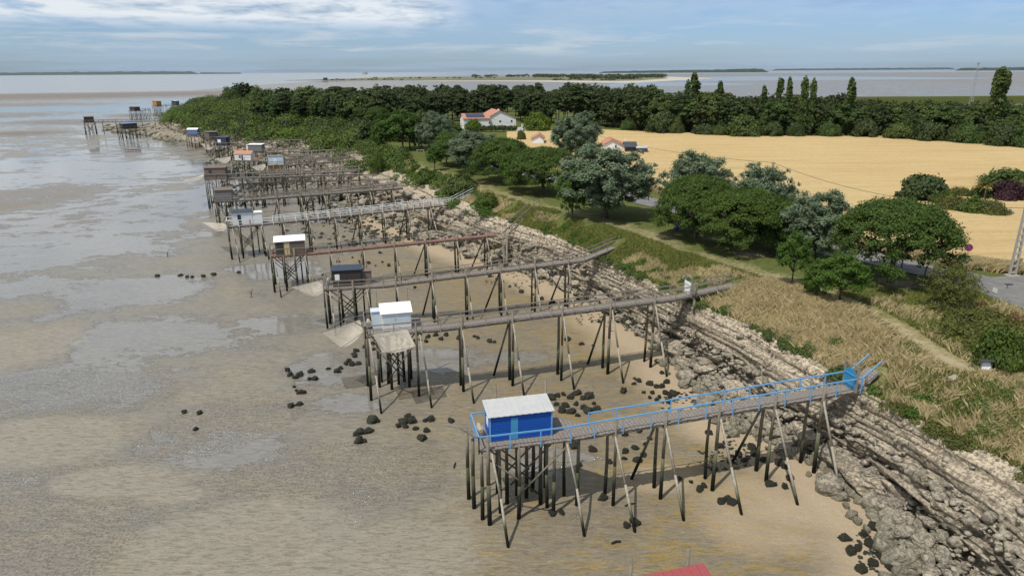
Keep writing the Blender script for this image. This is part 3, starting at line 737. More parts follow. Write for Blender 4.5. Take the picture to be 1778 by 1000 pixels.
def net(label, corners, z, sag=.8, zs=None, pole=None):
    C_ = [np.array(G(c[0], c[1], (zs[i] if zs else z))) for i, c in enumerate(corners)]
    n = 13; V = []
    for i in range(n):
        for j in range(n):
            a, b = i/(n-1), j/(n-1); p = (C_[0]*(1-a)+C_[1]*a)*(1-b)+(C_[3]*(1-a)+C_[2]*a)*b
            s_ = (math.sin(math.pi*a)*math.sin(math.pi*b))**.7*sag+ .25*sag*math.sin(math.pi*a)*b
            V.append((p[0], p[1], p[2]-s_))
    c = np.mean(C_, 0); root = empty('dip_net', tuple(c), label, 'fishing net', NG)
    me = fastmesh('netting', np.array(V)-c, gridfaces(n, n), {}, True); link('netting', me, 'net', root)
    fr = MB()
    for k in (0, 2): 
        p, q = C_[k], C_[(k+1) % 4]; fr.tube(p, q, .03, n=5)
    fr.tube(C_[1], C_[2], .02, n=4); fr.tube(C_[3], C_[0], .02, n=4)
    fr.build('net_frame', 'rail_wood', root)
    if pole is not None:
        ro = MB(); P0 = np.array(pole, float); top = c+np.array([0, 0, 1.3])
        for k in range(4): ro.tube(C_[k], top, .012, n=4)
        ro.tube(top, P0, .014, n=4); ro.build('rope', 'rope', root)
    return root
# pier 1: bright blue cabin
r1, F1, st1 = pier('stilted fishing pier with bright blue boarded cabin, grey sheet roof and light blue handrails', (853,780,5.25), (1494,678,6.35), 5.0, 3.0, o=.75, end=(1528,648), woff=.15, wl=1.2,
    cabin=(0.1, 4.0, .85, 2.55, 1.72, 'blue_board', 'grey_zinc', 'mono', dict(rise=.16, trim='light_blue', fronts=[('near', 1.3, 1.75, .02, 1.5, 'door_blue', 'door'), ('sea', .5, 1.1, .75, 1.2, 'white_paint', 'window')])),
    rails='blue', feet=[(814,866),(824,882),(838,900),(850,912),(880,874),(901,900),(914,862),(938,874),(949,880),(961,892),(978,860),(1002,876),(896,860),(925,850),(868,890)],
    bents=[7.9, 11.3, 15.07, 19, 22.5, 25.6], gate=(1441,672), braces=(0, 2.9))
ext = MB(); Fq = F1
# pier 2: white cabin with two nets
r2, F2, st2 = pier('stilted fishing pier with white cabin, pale sheet roof and two hanging nets', (641,584,6.), (1173,520,6.9), 4.4, 3.6, o=.3, end=(1281,497), wl=1.25,
    cabin=(1.2, 3.6, .9, 2.5, 1.55, 'white_paint', 'white_sheet', 'mono', dict(rise=.3, ribs=False, annex=[(.35, 1.17, 1.7, 2.6, 1.5, 'pale_blue')], fronts=[('near', .1, 2.3, .55, 1.25, 'pale_blue', 'panel'), ('near', 1.0, 1.2, .85, 1.05, 'white_sheet', 'lamp')])),
    feet=[(645,695),(640,670),(676,665),(681,676),(702,662),(712,672),(728,688),(660,672),(693,668)], bents=[7.8, 12.3, 16.9, 21.5, 25.7, 29.6], gate=(1170,516), rail_n=2, braces=(0, 2.6))
# pier 3: black cabin
r3, F3, st3 = pier('stilted fishing pier with black boarded cabin and white window beside a hanging net', (572,503,4.5), (1015,453,6.2), 4.2, 3.4, o=.6, end=(1074,429), wl=1.25,
    cabin=(.35, 3.4, .9, 2.4, 1.85, 'dark_board', 'navy', 'mono', dict(rise=.1, ribs=False, annex=[(3.45, 4.5, 1.2, 2.3, 1.5, 'brown_board')], fronts=[('near', .25, .75, .75, 1.4, 'white_paint', 'window'), ('sea', .35, .95, .9, 1.5, 'white_paint', 'window')])),
    rail_n=2, span=3.9, braces=(0, 2.0))
# pier 4: brown cabin with a white roof, rusty deck
r4, F4, st4 = pier('stilted fishing pier with dark brown cabin, cream door, white roof and rust red walkway', (475,446,4.7), (862,409,5.3), 4.0, 3.4, o=.5, wl=1.2, deck='red_deck',
    cabin=(.3, 3.9, .35, 2.3, 1.8, 'brown_board', 'white_sheet', 'mono', dict(rise=.25, ribs=False, fronts=[('near', 1.1, 1.75, .02, 1.65, 'cream', 'door'), ('near', .15, .95, .3, 1.6, 'dark_board', 'shutter')])),
    span=4.2, rail_n=1, braces=(0, 1.8))
# pier 5: white cabin with a grey sheet roof
r5, F5, st5 = pier('stilted fishing pier with long white cabin, dark open door and grey white railed walkway', (403,394,5.), (786,355,5.8), 4.3, 3.2, o=.7, end=(822,336), wl=1.3,
    cabin=(.2, 3.0, .8, 2.4, 1.9, 'white_paint', 'navy', 'mono', dict(rise=.15, ribs=False, annex=[(3.05, 4.4, .8, 2.3, 1.7, 'white_paint')], fronts=[('near', .7, 1.2, .05, 1.6, 'dark_glass', 'door'), ('sea', .4, 1.1, .8, 1.5, 'dark_glass', 'window')])),
    rails='white', rail_n=2, span=3.9, rail_gap=1.7, braces=(0, 2.2))
# piers 6 and beyond, farther and smaller in the picture
pier('stilted fishing pier with small weathered grey board cabin and brown roof', (373,351,5.0), (700,327,5.8), 3.4, 2.8, o=.2, wl=1.6,
    cabin=(.1, 2.9, .4, 2.3, 2.0, 'grey_board', 'brown_board', 'mono', dict(rise=.15)), detail=1, rail_n=3, span=4.2, s_post_up=1.5, braces=(0, 2.4))
pier('stilted fishing pier with brown plank cabin on its tallest corner post', (356,311,6.2), (630,302,6.4), 4.2, 2.6, o=.1, wl=1.0,
    cabin=(.0, 4.1, .1, 2.4, 2.2, 'brown_board', 'brown_board', 'mono', dict(rise=.1, fronts=[('near', .9, 1.4, 1.2, 1.7, 'dark_glass', 'window')])), detail=1, rail_n=1, span=4.0, s_post_up=1.9, braces=None, rail_both=True)
pier('stilted fishing pier with pale blue cabin, white roof and orange skirt boards', (464,288,5.0), (630,277,5.8), 4.4, 3.0, o=.1, wl=1.0,
    cabin=(.3, 3.9, .3, 2.5, 2.4, 'pale_blue', 'white_sheet', 'mono', dict(rise=-.3, fronts=[('near', 1.2, 2.2, .2, 1.6, 'white_paint', 'door'), ('near', -.1, 4.0, -.9, -.02, 'orange_board', 'skirt')])), detail=1, span=4.2, rail_n=2, s_post_up=2.0, braces=(0, 2))
pier('stilted fishing pier with low white cabin under a terracotta hipped roof', (403,279,4.4), (604,274,5.6), 7.5, 3.4, o=.1, wl=1.0, rails='wood',
    cabin=(.6, 5.4, .4, 2.8, 1.7, 'white_paint', 'tile', 'gable', dict(rise=.8, fronts=[('near', 1.3, 1.8, .6, 1.3, 'navy', 'window'), ('near', 2.0, 2.5, .1, 1.4, 'navy', 'door'), ('near', 5.3, 7.0, 0, .9, 'tile', 'screen')])), detail=1, span=4.2, s_post_up=2.0, braces=(0, 3))
pier('stilted fishing pier with grey blue cabin and flat white roof behind the terracotta roofed one', (430,265,4.8), (636,258,6.0), 5.2, 3.0, o=.1, wl=1.0,
    cabin=(.1, 4.2, .3, 2.6, 2.2, 'grey_board', 'white_sheet', 'mono', dict(rise=.1, annex=[(-.5, .05, .6, 2.4, 2.0, 'white_sheet')])), detail=1, span=4.2, rail_n=2, s_post_up=1.8, braces=None)
pier('stilted fishing pier with navy cabin carrying a big white window', (373,253,4.8), (559,246,6.4), 4.2, 3.0, o=.1, wl=1.0,
    cabin=(.2, 3.9, .3, 2.6, 2.5, 'navy', 'navy', 'mono', dict(rise=.05, fronts=[('near', .8, 1.9, .8, 1.9, 'white_paint', 'window')])), detail=1, span=6, braces=(0, 2))
pier('stilted fishing pier with half grey half black cabin below the scrubby headland', (356,243,4.8), (486,226,7.5), 4.0, 3.0, o=.1, wl=1.0,
    cabin=(.2, 3.9, .3, 2.6, 2.6, 'dark_board', 'grey_board', 'mono', dict(rise=.05, fronts=[('near', -.05, 1.3, .0, 2.4, 'grey_board', 'panel')])), detail=1, span=6, braces=None)
pier('stilted fishing pier with blue cabin and white gable roof, last before the boulder point', (324,235,4.8), (352,234,5.0), 4.6, 3.2, o=.3, wl=1.0,
    cabin=(.2, 4.1, .3, 2.7, 2.0, 'dusty_blue', 'white_sheet', 'gable', dict(rise=.5)), detail=1, span=4, braces=None)
pier('stilted fishing pier with long blue roofed cabin off the boulder point', (213,224,4.4), (262,219,4.8), 7.0, 3.4, o=.5, wl=1.0,
    cabin=(.3, 6.6, .3, 2.8, 2.0, 'dark_board', 'dusty_blue', 'mono', dict(rise=.3)), detail=1, span=4, braces=(0, 2))
pier('stilted fishing pier with dark brown cabin at the seaward end of a long thin walkway', (146,213,5.6), (290,210,5.2), 4.2, 3.4, o=.3, wl=.9,
    cabin=(.1, 3.9, .3, 3.1, 2.4, 'dark_board', 'brown_board', 'mono', dict(rise=.2)), detail=1, span=5.5, braces=None)
pier('stilted fishing pier with dark flat roofed cabin, second from last along the coast', (235,193,5.4), (263,191,5.2), 7., 4., o=.5, wl=.9,
    cabin=(.1, 5.5, .3, 3.6, 2.2, 'dark_board', 'brown_board', 'mono', dict(rise=.2)), detail=1, span=5, braces=(0, 2))
pier('stilted fishing pier with tall orange box cabin far along the coast', (273,185,6.4), (305,183,6.4), 5., 4., o=.3, wl=.9,
    cabin=(.1, 4.2, .3, 3.6, 3.2, 'orange_board', 'orange_board', 'mono', dict(rise=.2)), detail=1, span=5, braces=None)
pier('stilted fishing pier with teal grey cabin, farthest of all, against the headland scrub', (307,183,6.2), (330,181,6.2), 4.6, 4., o=.3, wl=.9,
    cabin=(.1, 4.0, .3, 3.6, 2.8, 'slate', 'pale_blue', 'mono', dict(rise=.2)), detail=1, span=5, braces=None)
# near pier whose red roof just enters the frame at the bottom
_e = np.array([.967, .255]); _c = G(1222, 980, 7.3)[:2]-4.06*_e-2.76*np.array([-.255, .967])
PA = (*proj((_c[0], _c[1], 5.25)), 5.25); _c2 = _c+_e*9; PB = (*proj((_c2[0], _c2[1], 5.6)), 5.6)
pier('stilted fishing pier whose red ribbed sheet roof shows at the bottom edge', PA, PB, 4.3, 3.0, o=.5, wl=1.2,
    cabin=(.2, 3.9, .5, 2.6, 1.75, 'brown_board', 'red_sheet', 'mono', dict(rise=.3, fronts=[('near', 1.5, 2.2, .02, 1.5, 'cream', 'door')])), detail=2, braces=None, rail_both=True)
# small old piers with no cabin, beyond the second row
for k, (a, b, lab) in enumerate([((430,318,5.0), (655,312,5.2), 'bare timber walkway on tall stilts above the weedy rocks'),
                                 ((450,304,4.8), (640,296,5.2), 'bare walkway of thin tarred poles behind the tallest brown cabin pier'), ((520,337,4.6), (690,318,5.6), 'low bare walkway crossing behind the long white cabin pier'), ((480,276,5.), (650,270,6.0), 'old pole walkway just behind the pale blue cabin'),
                                 ((505,268,5.0), (668,262,6.9), 'narrow grey walkway sloping down from the cliff by the shrubs')]):
    pier(lab, a, b, 2.5, 1.4, o=.1, wl=1.2, detail=1, span=4.4, s_post_up=1.8, braces=None, plat_rail=False)
# ladder-like broken gangway at the landward end of the brown pier
lg = MB(); a_ = hit(907, 416); b_ = hit(932, 359); b_ = b_+np.array([0, 0, .25]); a_ = np.array([*F4.p(F4.L+1.5, .5, 0)[:2], 5.4])
dv = (b_-a_); nn = np.array([-dv[1], dv[0], 0]); nn /= np.linalg.norm(nn)
for k in (-.5, .5): lg.bar(a_+nn*k, b_+nn*k, .1, .16)
for i in range(12): lg.bar(a_+dv*(i+.5)/12-nn*.6, a_+dv*(i+.5)/12+nn*.6, .16, .05)
lr = empty('gangway', tuple(a_), 'steep weathered gangway climbing from the rust red walkway to the grass', 'gangway'); lg.build('ramp', 'rail_wood', lr)
lg = MB()
for k in (-.55, .55):
    lg.bar(a_+nn*k+np.array([0, 0, .95]), b_+nn*k+np.array([0, 0, .95]), .06, .07)
    for i in range(5): p = a_+dv*i/4+nn*k; lg.box((p[0], p[1], p[2]+.45), (.07, .07, .95))
lg.build('railing', 'rail_wood', lr)
lg = MB()
for k in range(7):
    p = a_+np.array([rng.uniform(-.8, 1.2), rng.uniform(-.8, .6), 0]); q = p+np.array([rng.uniform(-.4, .4), rng.uniform(-.9, .2), 0]); q[2] = float(TH(q[0], q[1]))-.2; p[2] = 5.2
    lg.tube(p, q, .06, .09, 5)
lg.build('support', 'brace_wood', lr)
# walk on from pier 4 deck end to the ladder
# nets
net('beige square dip net hanging left of the white cabin', [(558,577),(625,555),(631,577),(592,604)], 5, .75, zs=(5.6, 5.4, 5.2, 4.6), pole=F2.p(-.3, 3., 6.9))
net('beige square dip net hanging in front of the white cabin', [(647,580),(707,571),(722,602),(664,613)], 5, .55, zs=(6.5, 6.5, 5.7, 5.7), pole=F2.p(1.0, .0, 7.4))
net('pale dip net hanging at the seaward side of the black cabin', [(505,499),(558,486),(567,500),(545,513)], 4.2, .7, zs=(4.6, 4.6, 4.4, 4.2), pole=F3.p(-.6, 1.8, 6.0))
net('thin pale dip net off the long white cabin', [(348,385),(392,388),(398,396),(372,399)], 4.5, .7, pole=F5.p(-.7, 1.5, 6.4))
net('wide sandy dip net seaward of the tall brown plank cabin', [(319,312),(352,303),(356,306),(322,317)], 5.6, .5)
net('small dip net below the pale blue cabin', [(435,290),(460,284),(462,290),(448,296)], 3.6, .8)
net('small dip net beside the terracotta roofed cabin', [(373,276),(400,272),(401,277),(385,282)], 3.6, .9)
net('small dip net under the half grey cabin', [(348,250),(372,250),(370,256),(354,256)], 3.0, 1.2)
net('small dip net below the blue gabled cabin', [(325,240),(349,238),(350,243),(330,246)], 3.2, 1.2)
# square weighted trap nets lying on the mud by the white cabin
for lab, cs in (('flat square of dark netting lying on the mud left of the white cabin posts', [(593,656),(640,650),(648,668),(600,674)]), ('flat square of dark netting lying on the mud right of the white cabin posts', [(688,678),(745,662),(754,684),(694,693)])):
    P = [G(a, b, .06) for a, b in cs]; n = 7; V = []
    for i in range(n):
        for j in range(n):
            a, b = i/(n-1), j/(n-1); p = (P[0]*(1-a)+P[1]*a)*(1-b)+(P[3]*(1-a)+P[2]*a)*b; V.append((p[0], p[1], p[2]+.03*rng.random()))
    mb = MB(); mb.add(V, [tuple(f) for f in gridfaces(n, n)])
    for k in range(4): mb.tube(P[k], P[(k+1) % 4], .02, n=4)
    tag(mb.build('ground_net', 'net_dark'), lab, 'fishing net', 'flat nets lying on the mud')
# ------------------------------------------------------------------ rocks
def rockmesh(name, seed, sub=3, ang=.5, flat=.7, lump=0.):
    import bmesh
    bm = bmesh.new(); bmesh.ops.create_icosphere(bm, subdivisions=sub, radius=1)
    rr = random.Random(seed); planes = [(Vector((rr.gauss(0, 1), rr.gauss(0, 1), rr.gauss(0, .8))).normalized(), rr.uniform(.52, .86)) for _ in range(11)]
    for v in bm.verts:
        p = v.co.copy()
        for n, d in planes:
            k = p.dot(n)
            if k > d: p -= n*(k-d)*ang*1.7
        p *= 1+.16*mnoise.fractal(p*1.6+Vector((seed, 0, 0)), 1, 2, 3)+lump*abs(mnoise.noise(p*3.2+Vector((seed, 3, 0))))
        p.z *= flat; v.co = p
    me = bpy.data.meshes.new(name); bm.to_mesh(me); bm.free()
    if lump: me.shade_smooth()
    return me
rk = random.Random(11)
BM = [rockmesh('boulder', i+1, 3, .55, rk.uniform(.55, .8)) for i in range(9)]
SM = [rockmesh('slab', i+40, 3, .6, .38) for i in range(5)]
WM = [rockmesh('weedy_rock', i+70, 4, .5, .85, .28) for i in range(8)]
for m_ in BM: m_.materials.append(MATS['boulder'])
for m_ in SM: m_.materials.append(MATS['cliff_rock'])
for m_ in WM: m_.materials.append(MATS['weed_rock'])
def putrock(name, me, p, s, label, cat, group, rz=None, tilt=.25, sx=None):
    o = bpy.data.objects.new(name, me); COL.objects.link(o); o.location = p
    o.rotation_euler = (rk.uniform(-tilt, tilt), rk.uniform(-tilt, tilt), rk.uniform(0, 6.28) if rz is None else rz)
    sx = sx or (rk.uniform(.8, 1.3), rk.uniform(.7, 1.1), rk.uniform(.75, 1.1)); o.scale = tuple(s*k for k in sx)
    return tag(o, label, cat, group)
WPX = {
 'black weed covered rock in the cluster behind the blue cabin': [(957,693),(968,688),(978,685),(990,690),(1002,684),(1012,692),(1022,690),(1031,702),(965,703),(983,705),(1000,703),(1012,708),(1020,716),(990,716),(1003,722),(975,715),(1035,712)],
 'black weed covered rock on the sand behind the blue handrails': [(1102,658),(1100,667),(1108,662),(1128,667),(1140,672),(1118,682),(1132,683),(1128,691),(1082,681),(1148,672),(1157,664),(1150,648),(1163,690),(1155,683),(1170,685),(1145,690),(1160,698),(1140,695)],
 'dark weedy rock on the mud below the blue walkway': [(996,775),(1030,782),(1058,803),(1008,808),(1085,755),(1110,750),(1106,800),(1084,797),(1086,785),(1102,778),(1118,790),(1128,762),(1120,772),(960,892),(975,890),(1047,866),(1088,913),(1103,908),(1180,832),(1200,838),(1222,845),(1214,851),(1265,868),(1252,873),(1272,874)],
 'dark weedy rock on the sand at the landward end of the blue walkway': [(1270,793),(1252,775),(1258,770),(1282,790),(1293,800),(1310,788),(1352,806),(1362,812),(1371,832),(1335,842),(1362,846),(1345,842),(1240,815),(1325,800),(1305,778),(1265,760),(1230,752)],
 'black weedy rock on the sand near the bottom right rubble': [(1467,935),(1478,957),(1488,954),(1500,930),(1510,948),(1530,968),(1520,958),(1495,990),(1545,988),(1560,940),(1547,912),(1517,915),(1535,907),(1552,938),(1578,932),(1508,940),(1516,980),(1535,952),(1580,955),(1568,958)],
 'black rounded rock on the open mud between the blue and white cabins': [(620,755),(628,752),(640,750),(624,768),(633,767),(647,732),(656,732),(692,741),(700,735),(708,726),(716,733),(704,742),(738,731),(748,729),(783,732),(722,745),(742,749),(733,762)],
 'black weedy rock on the mud left of the white cabin': [(503,652),(512,656),(521,652),(499,644),(511,672),(515,679),(523,683),(529,681),(537,659),(547,659),(545,645),(505,706),(519,703),(541,646),(570,641),(586,646),(592,640),(601,633),(611,634),(615,618),(618,610),(605,628),(622,632),(650,607),(634,603),(648,598)],
 'black weedy rock on the mud behind the white cabin': [(720,593),(730,591),(743,586),(757,583),(766,590),(740,594),(728,581),(775,583),(797,588),(830,588),(824,585),(850,594),(858,595)],
 'small dark rock on the open tidal flat far left of the piers': [(273,480),(313,479),(325,482),(334,482),(353,481),(371,478),(415,474),(346,718),(340,746),(320,716)],
 'dark rock on the mud under the rust red walkway': [(600,463),(612,470),(625,455),(640,458),(652,462),(664,456),(675,462),(588,455),(560,478),(690,490),(705,487),(660,440),(720,500),(748,492),(612,448)],
 'dark weedy rock on the sand near the landward end of the black cabin pier': [(850,480),(862,486),(872,490),(885,498),(832,470),(815,474),(905,508),(940,520),(925,512),(960,525),(985,532),(1003,520),(1040,560),(1075,560),(1090,566),(985,590),(1010,598),(1030,600)],
}
SZ = {'small dark rock on the open tidal flat far left of the piers': .45}
for lab, L in WPX.items():
    for (px, py) in L:
        p = hit(px, py); s = rk.uniform(.17, .37)*(1.2 if 'cluster' in lab or 'open mud' in lab else .95)*SZ.get(lab, 1.15)
        if lab.startswith('small'): s = rk.uniform(.2, .3)*(1.5 if py < 500 else 1)
        putrock('weedy_rock', rk.choice(WM), (p[0], p[1], p[2]+s*.30), s, lab, 'rock', lab.replace('black ', '').replace('dark ', '').replace('rock', 'rocks', 1))
# grey boulders heaped at the cliff foot
def zone_lab(y):
    if y < 44: return 'grey limestone boulder right of the blue gate'
    if y < 62: return 'grey limestone boulder behind the blue walkway'
    if y < 90: return 'limestone boulder near the shore end of the white cabin pier'
    if y < 125: return 'pale boulder under the shore end of the rust red walkway'
    return 'distant shore boulder below the scrubby headland'
nb = 0
def strew(n, y0, y1, u0, u1, s0, s1, mats=None, big=0.):
    for i in range(n):
        y = rk.uniform(y0, y1); xf, xe = np.interp(y, FY, FX), np.interp(y, EY, EX)
        u = u0+(u1-u0)*rk.random(); x = xf+(xe-xf)*u if u > 0 else xf+u*6
        s = s0+(s1-s0)*rk.random()**2.2
        if rk.random() < big: s *= 1.6
        lab = zone_lab(y); big_ = 'large ' if s > .75 else 'mid sized ' if s > .45 else 'small '
        lab = big_+lab.replace('grey ', '', 1)+(', at sand edge' if u < .05 else ', low down' if u < .25 else ', on ledges')
        putrock('boulder', rk.choice(BM), (x, y, float(TH(x, y))+s*.30), s, lab, 'boulder', lab.replace('boulder', 'boulders', 1))
strew(125, 27, 45, -.32, .36, .28, .8, big=.12)
strew(22, 40, 47, -.25, .5, .3, .9, big=.1)
strew(66, 45, 60, -.35, .34, .28, .8, big=.12)
strew(24, 60, 90, -.10, .35, .25, .75)
strew(44, 88, 125, -.10, .75, .4, 1.3)
# big fallen slabs leaning on the ledges
for i in range(34):
    y = rk.uniform(28, 118); xf, xe = np.interp(y, FY, FX), np.interp(y, EY, EX); u = rk.uniform(.08, .38); x = xf+(xe-xf)*u
    s = rk.uniform(.7, 1.5); lab = ('long tilted limestone slab on the ledges right of the blue gate' if y < 42 else 'long tilted limestone slab on the ledges between the blue and white cabin piers' if y < 60 else 'long tilted limestone slab on the cliff beyond the white cabin pier')
    ang = math.atan2(1, np.interp(y+2, EY, EX)-np.interp(y-2, EY, EX) if False else (np.interp(y+2, EY, EX)-np.interp(y-2, EY, EX))/4)
    putrock('rock_slab', rk.choice(SM), (x, y, float(TH(x, y))+.1), s, lab, 'rock slab', lab.replace('slab', 'slabs', 1), rz=ang+rk.uniform(-.2, .2), tilt=.3, sx=(1.7, .75, 1.0))
BIGR = True
# uncountable rubble: one mesh of small stones, and the boulder point far off
def rubble(name, pts, sizes, mat, lab, base_sub=1):
    import bmesh
    bm = bmesh.new(); bmesh.ops.create_icosphere(bm, subdivisions=base_sub, radius=1); bv = np.array([v.co[:] for v in bm.verts]); bf = np.array([[v.index for v in f.verts] for f in bm.faces]); bm.free()
    r_ = np.random.RandomState(len(pts)); n = len(pts); nv = len(bv)
    V = np.repeat(bv[None], n, 0)*(1+r_.uniform(-.28, .28, (n, nv, 1))); V *= r_.uniform(.6, 1.3, (n, 1, 3))*np.array([1, 1, .65])
    a = r_.uniform(0, 6.28, n); c, s = np.cos(a)[:, None], np.sin(a)[:, None]
    X = V[..., 0]*c-V[..., 1]*s; Y = V[..., 0]*s+V[..., 1]*c; V = np.stack([X, Y, V[..., 2]], -1)*np.asarray(sizes)[:, None, None]+np.asarray(pts)[:, None, :]
    F_ = bf[None]+(np.arange(n)*nv)[:, None, None]
    return tag(link(name, fastmesh(name, V.reshape(-1, 3), F_.reshape(-1, 3)), mat), lab, 'rubble', kind='stuff')
nr = np.random.RandomState(5)
def band(n, y0, y1, u0, u1):
    y = nr.uniform(y0, y1, n); xf, xe = np.interp(y, FY, FX), np.interp(y, EY, EX); x = xf+(xe-xf)*nr.uniform(u0, u1, n); return np.c_[x, y, TH(x, y)+.03]
P_ = np.r_[band(2600, 26, 62, -.22, .5), band(900, 60, 125, -.1, .8), band(520, 26, 110, .45, 1.0)*np.array([1, 1, 1])]
rubble('rubble', P_, nr.uniform(.06, .2, len(P_))*np.where(nr.rand(len(P_)) < .1, 1.9, 1), 'boulder', 'small broken limestone rubble scattered along the foot and ledges of the cliff')
P_ = np.r_[band(420, 26, 46, -.22, .55), band(260, 46, 64, -.25, .5), band(200, 64, 120, 0, .6)]
rubble('rubble', P_+np.array([0, 0, .08]), nr.uniform(.16, .42, len(P_)), 'boulder', 'head sized broken stones between the bigger boulders at the cliff foot', 2)
P_ = np.r_[band(700, 125, 250, -.35, .6)]
rubble('rubble', P_, nr.uniform(.3, .95, len(P_)), 'boulder', 'rough rock rubble under the distant piers')
P_ = np.r_[band(900, 105, 240, -.7, .35)]
rubble('weedy_rubble', P_, nr.uniform(.12, .55, len(P_)), 'weed_rock', 'dark weedy stones spread under the middle and distant piers')
P_ = np.r_[band(420, 250, 400, -.5, .25), band(260, 285, 385, -2.2, .1)]
rubble('rubble', P_, nr.uniform(.6, 1.9, len(P_)), 'boulder', 'boulder point jutting out below the headland')
def scatter_px(n, cx, cy, rx, ry, seed):
    r_ = np.random.RandomState(seed); o = []
    while len(o) < n:
        a, b = r_.uniform(-1, 1, 2)
        if a*a+b*b < 1 and npnoise(np.array([[cx+a*rx, (cy+b*ry)*1.6]]), .07, seed)[0] > .45: p = hit(cx+a*rx, cy+b*ry); o.append(p)
    return np.array(o)
P_ = np.r_[scatter_px(220, 425, 322, 42, 22, 1), scatter_px(120, 400, 305, 20, 8, 2), scatter_px(150, 470, 312, 60, 12, 3), scatter_px(110, 640, 345, 90, 14, 4), scatter_px(90, 560, 300, 50, 16, 5), scatter_px(120, 600, 400, 110, 30, 9), scatter_px(80, 430, 350, 60, 16, 12)]
rubble('weedy_rubble', P_, nr.uniform(.18, .55, len(P_)), 'weed_rock', 'low shelf of weed covered stones under the middle piers')
P_ = np.r_[scatter_px(260, 1050, 550, 50, 26, 6), scatter_px(330, 905, 478, 90, 22, 7), scatter_px(160, 1200, 700, 60, 30, 8), scatter_px(130, 1260, 790, 60, 26, 10), scatter_px(120, 1530, 950, 50, 45, 13), scatter_px(60, 1140, 560, 60, 20, 15)]
rubble('weed_patches', P_*np.array([1, 1, 1])+np.array([0, 0, -.02]), nr.uniform(.05, .2, len(P_)), 'weed_rock', 'scattered dark seaweed and pebbles on the sand near the cliff')
# driftwood and stakes on the mud
for lab, a, b, r_ in [('thin forked stake leaning in the mud left of the black cabin net', (436,516), (444,503), .05), ('small thin stake on the flat left of the long white cabin', (291,446), (287,431), .05), ('short stump of post on the mud near the bottom centre', (1085,878), (1102,874), .05), ('broken plank on the mud below the blue walkway', (1062,943), (1078,940), .07), ('stick on the mud left of the blue cabin posts', (788,812), (791,803), .05)]:
    p, q = G(*a, .05), G(*b, .05)
    mb = MB(); 
    if 'stake' in lab:
        h_ = 1.1; mb.path([p, p+np.array([.1, .05, h_*.6]), p+np.array([.32, 0, h_])], [r_, r_*.8, r_*.6]); mb.tube(p+np.array([.05, .02, h_*.4]), p+np.array([-.2, 0, h_*.75]), r_*.6, r_*.4, 5)
    else: mb.path([p, (p+q)/2+np.array([0, .05, .06]), q+np.array([0, 0, .03])], [r_, r_, r_*.7])
    tag(mb.build('driftwood', 'post_wood', smooth=True), lab, 'driftwood')
# ------------------------------------------------------------------ vegetation
def leaves(C_, Rr, n, size, seed, up=.35, asp=.75, shell=.55, tint=None, cen=None):
    """leaf faces spread through lobes; C_ (k,3), Rr (k,3)"""
    r_ = np.random.RandomState(seed); k = len(C_); w_ = Rr[:, 0]*Rr[:, 1]; idx = r_.choice(k, n, p=w_/w_.sum())
    d = r_.normal(size=(n, 3)); d /= np.linalg.norm(d, axis=1)[:, None]; low = d[:, 2] < -.35; d[low, 2] *= -.6
    rad = shell+(1.08-shell)*r_.rand(n)**.6
    P = C_[idx]+d*rad[:, None]*Rr[idx]+r_.normal(size=(n, 3))*Rr[idx]*(.28 if cen is not None else .08)
    if cen is not None:
        g = P-np.asarray(cen); g /= np.linalg.norm(g, axis=1)[:, None]+1e-9; d = d*.5+g*.75
    nrm = d*.8+r_.normal(size=(n, 3))*.5+np.array([0, 0, up]); nrm /= np.linalg.norm(nrm, axis=1)[:, None]
    a = np.cross(nrm, r_.normal(size=(n, 3))); a /= np.linalg.norm(a, axis=1)[:, None]+1e-9; b = np.cross(nrm, a)
    s = size*r_.uniform(.55, 1.3, n)[:, None]
    V = np.stack([P-a*s-b*s*asp*.3, P+b*s*asp, P+a*s-b*s*asp*.2, P-b*s*asp], 1).reshape(-1, 3)
    F_ = np.arange(4*n).reshape(n, 4)
    lt = r_.rand(k) if tint is None else tint
    tn = np.clip(lt[idx]*.65+r_.rand(n)*.4-.03, 0, 1)
    return V, F_, np.repeat(tn, 4)
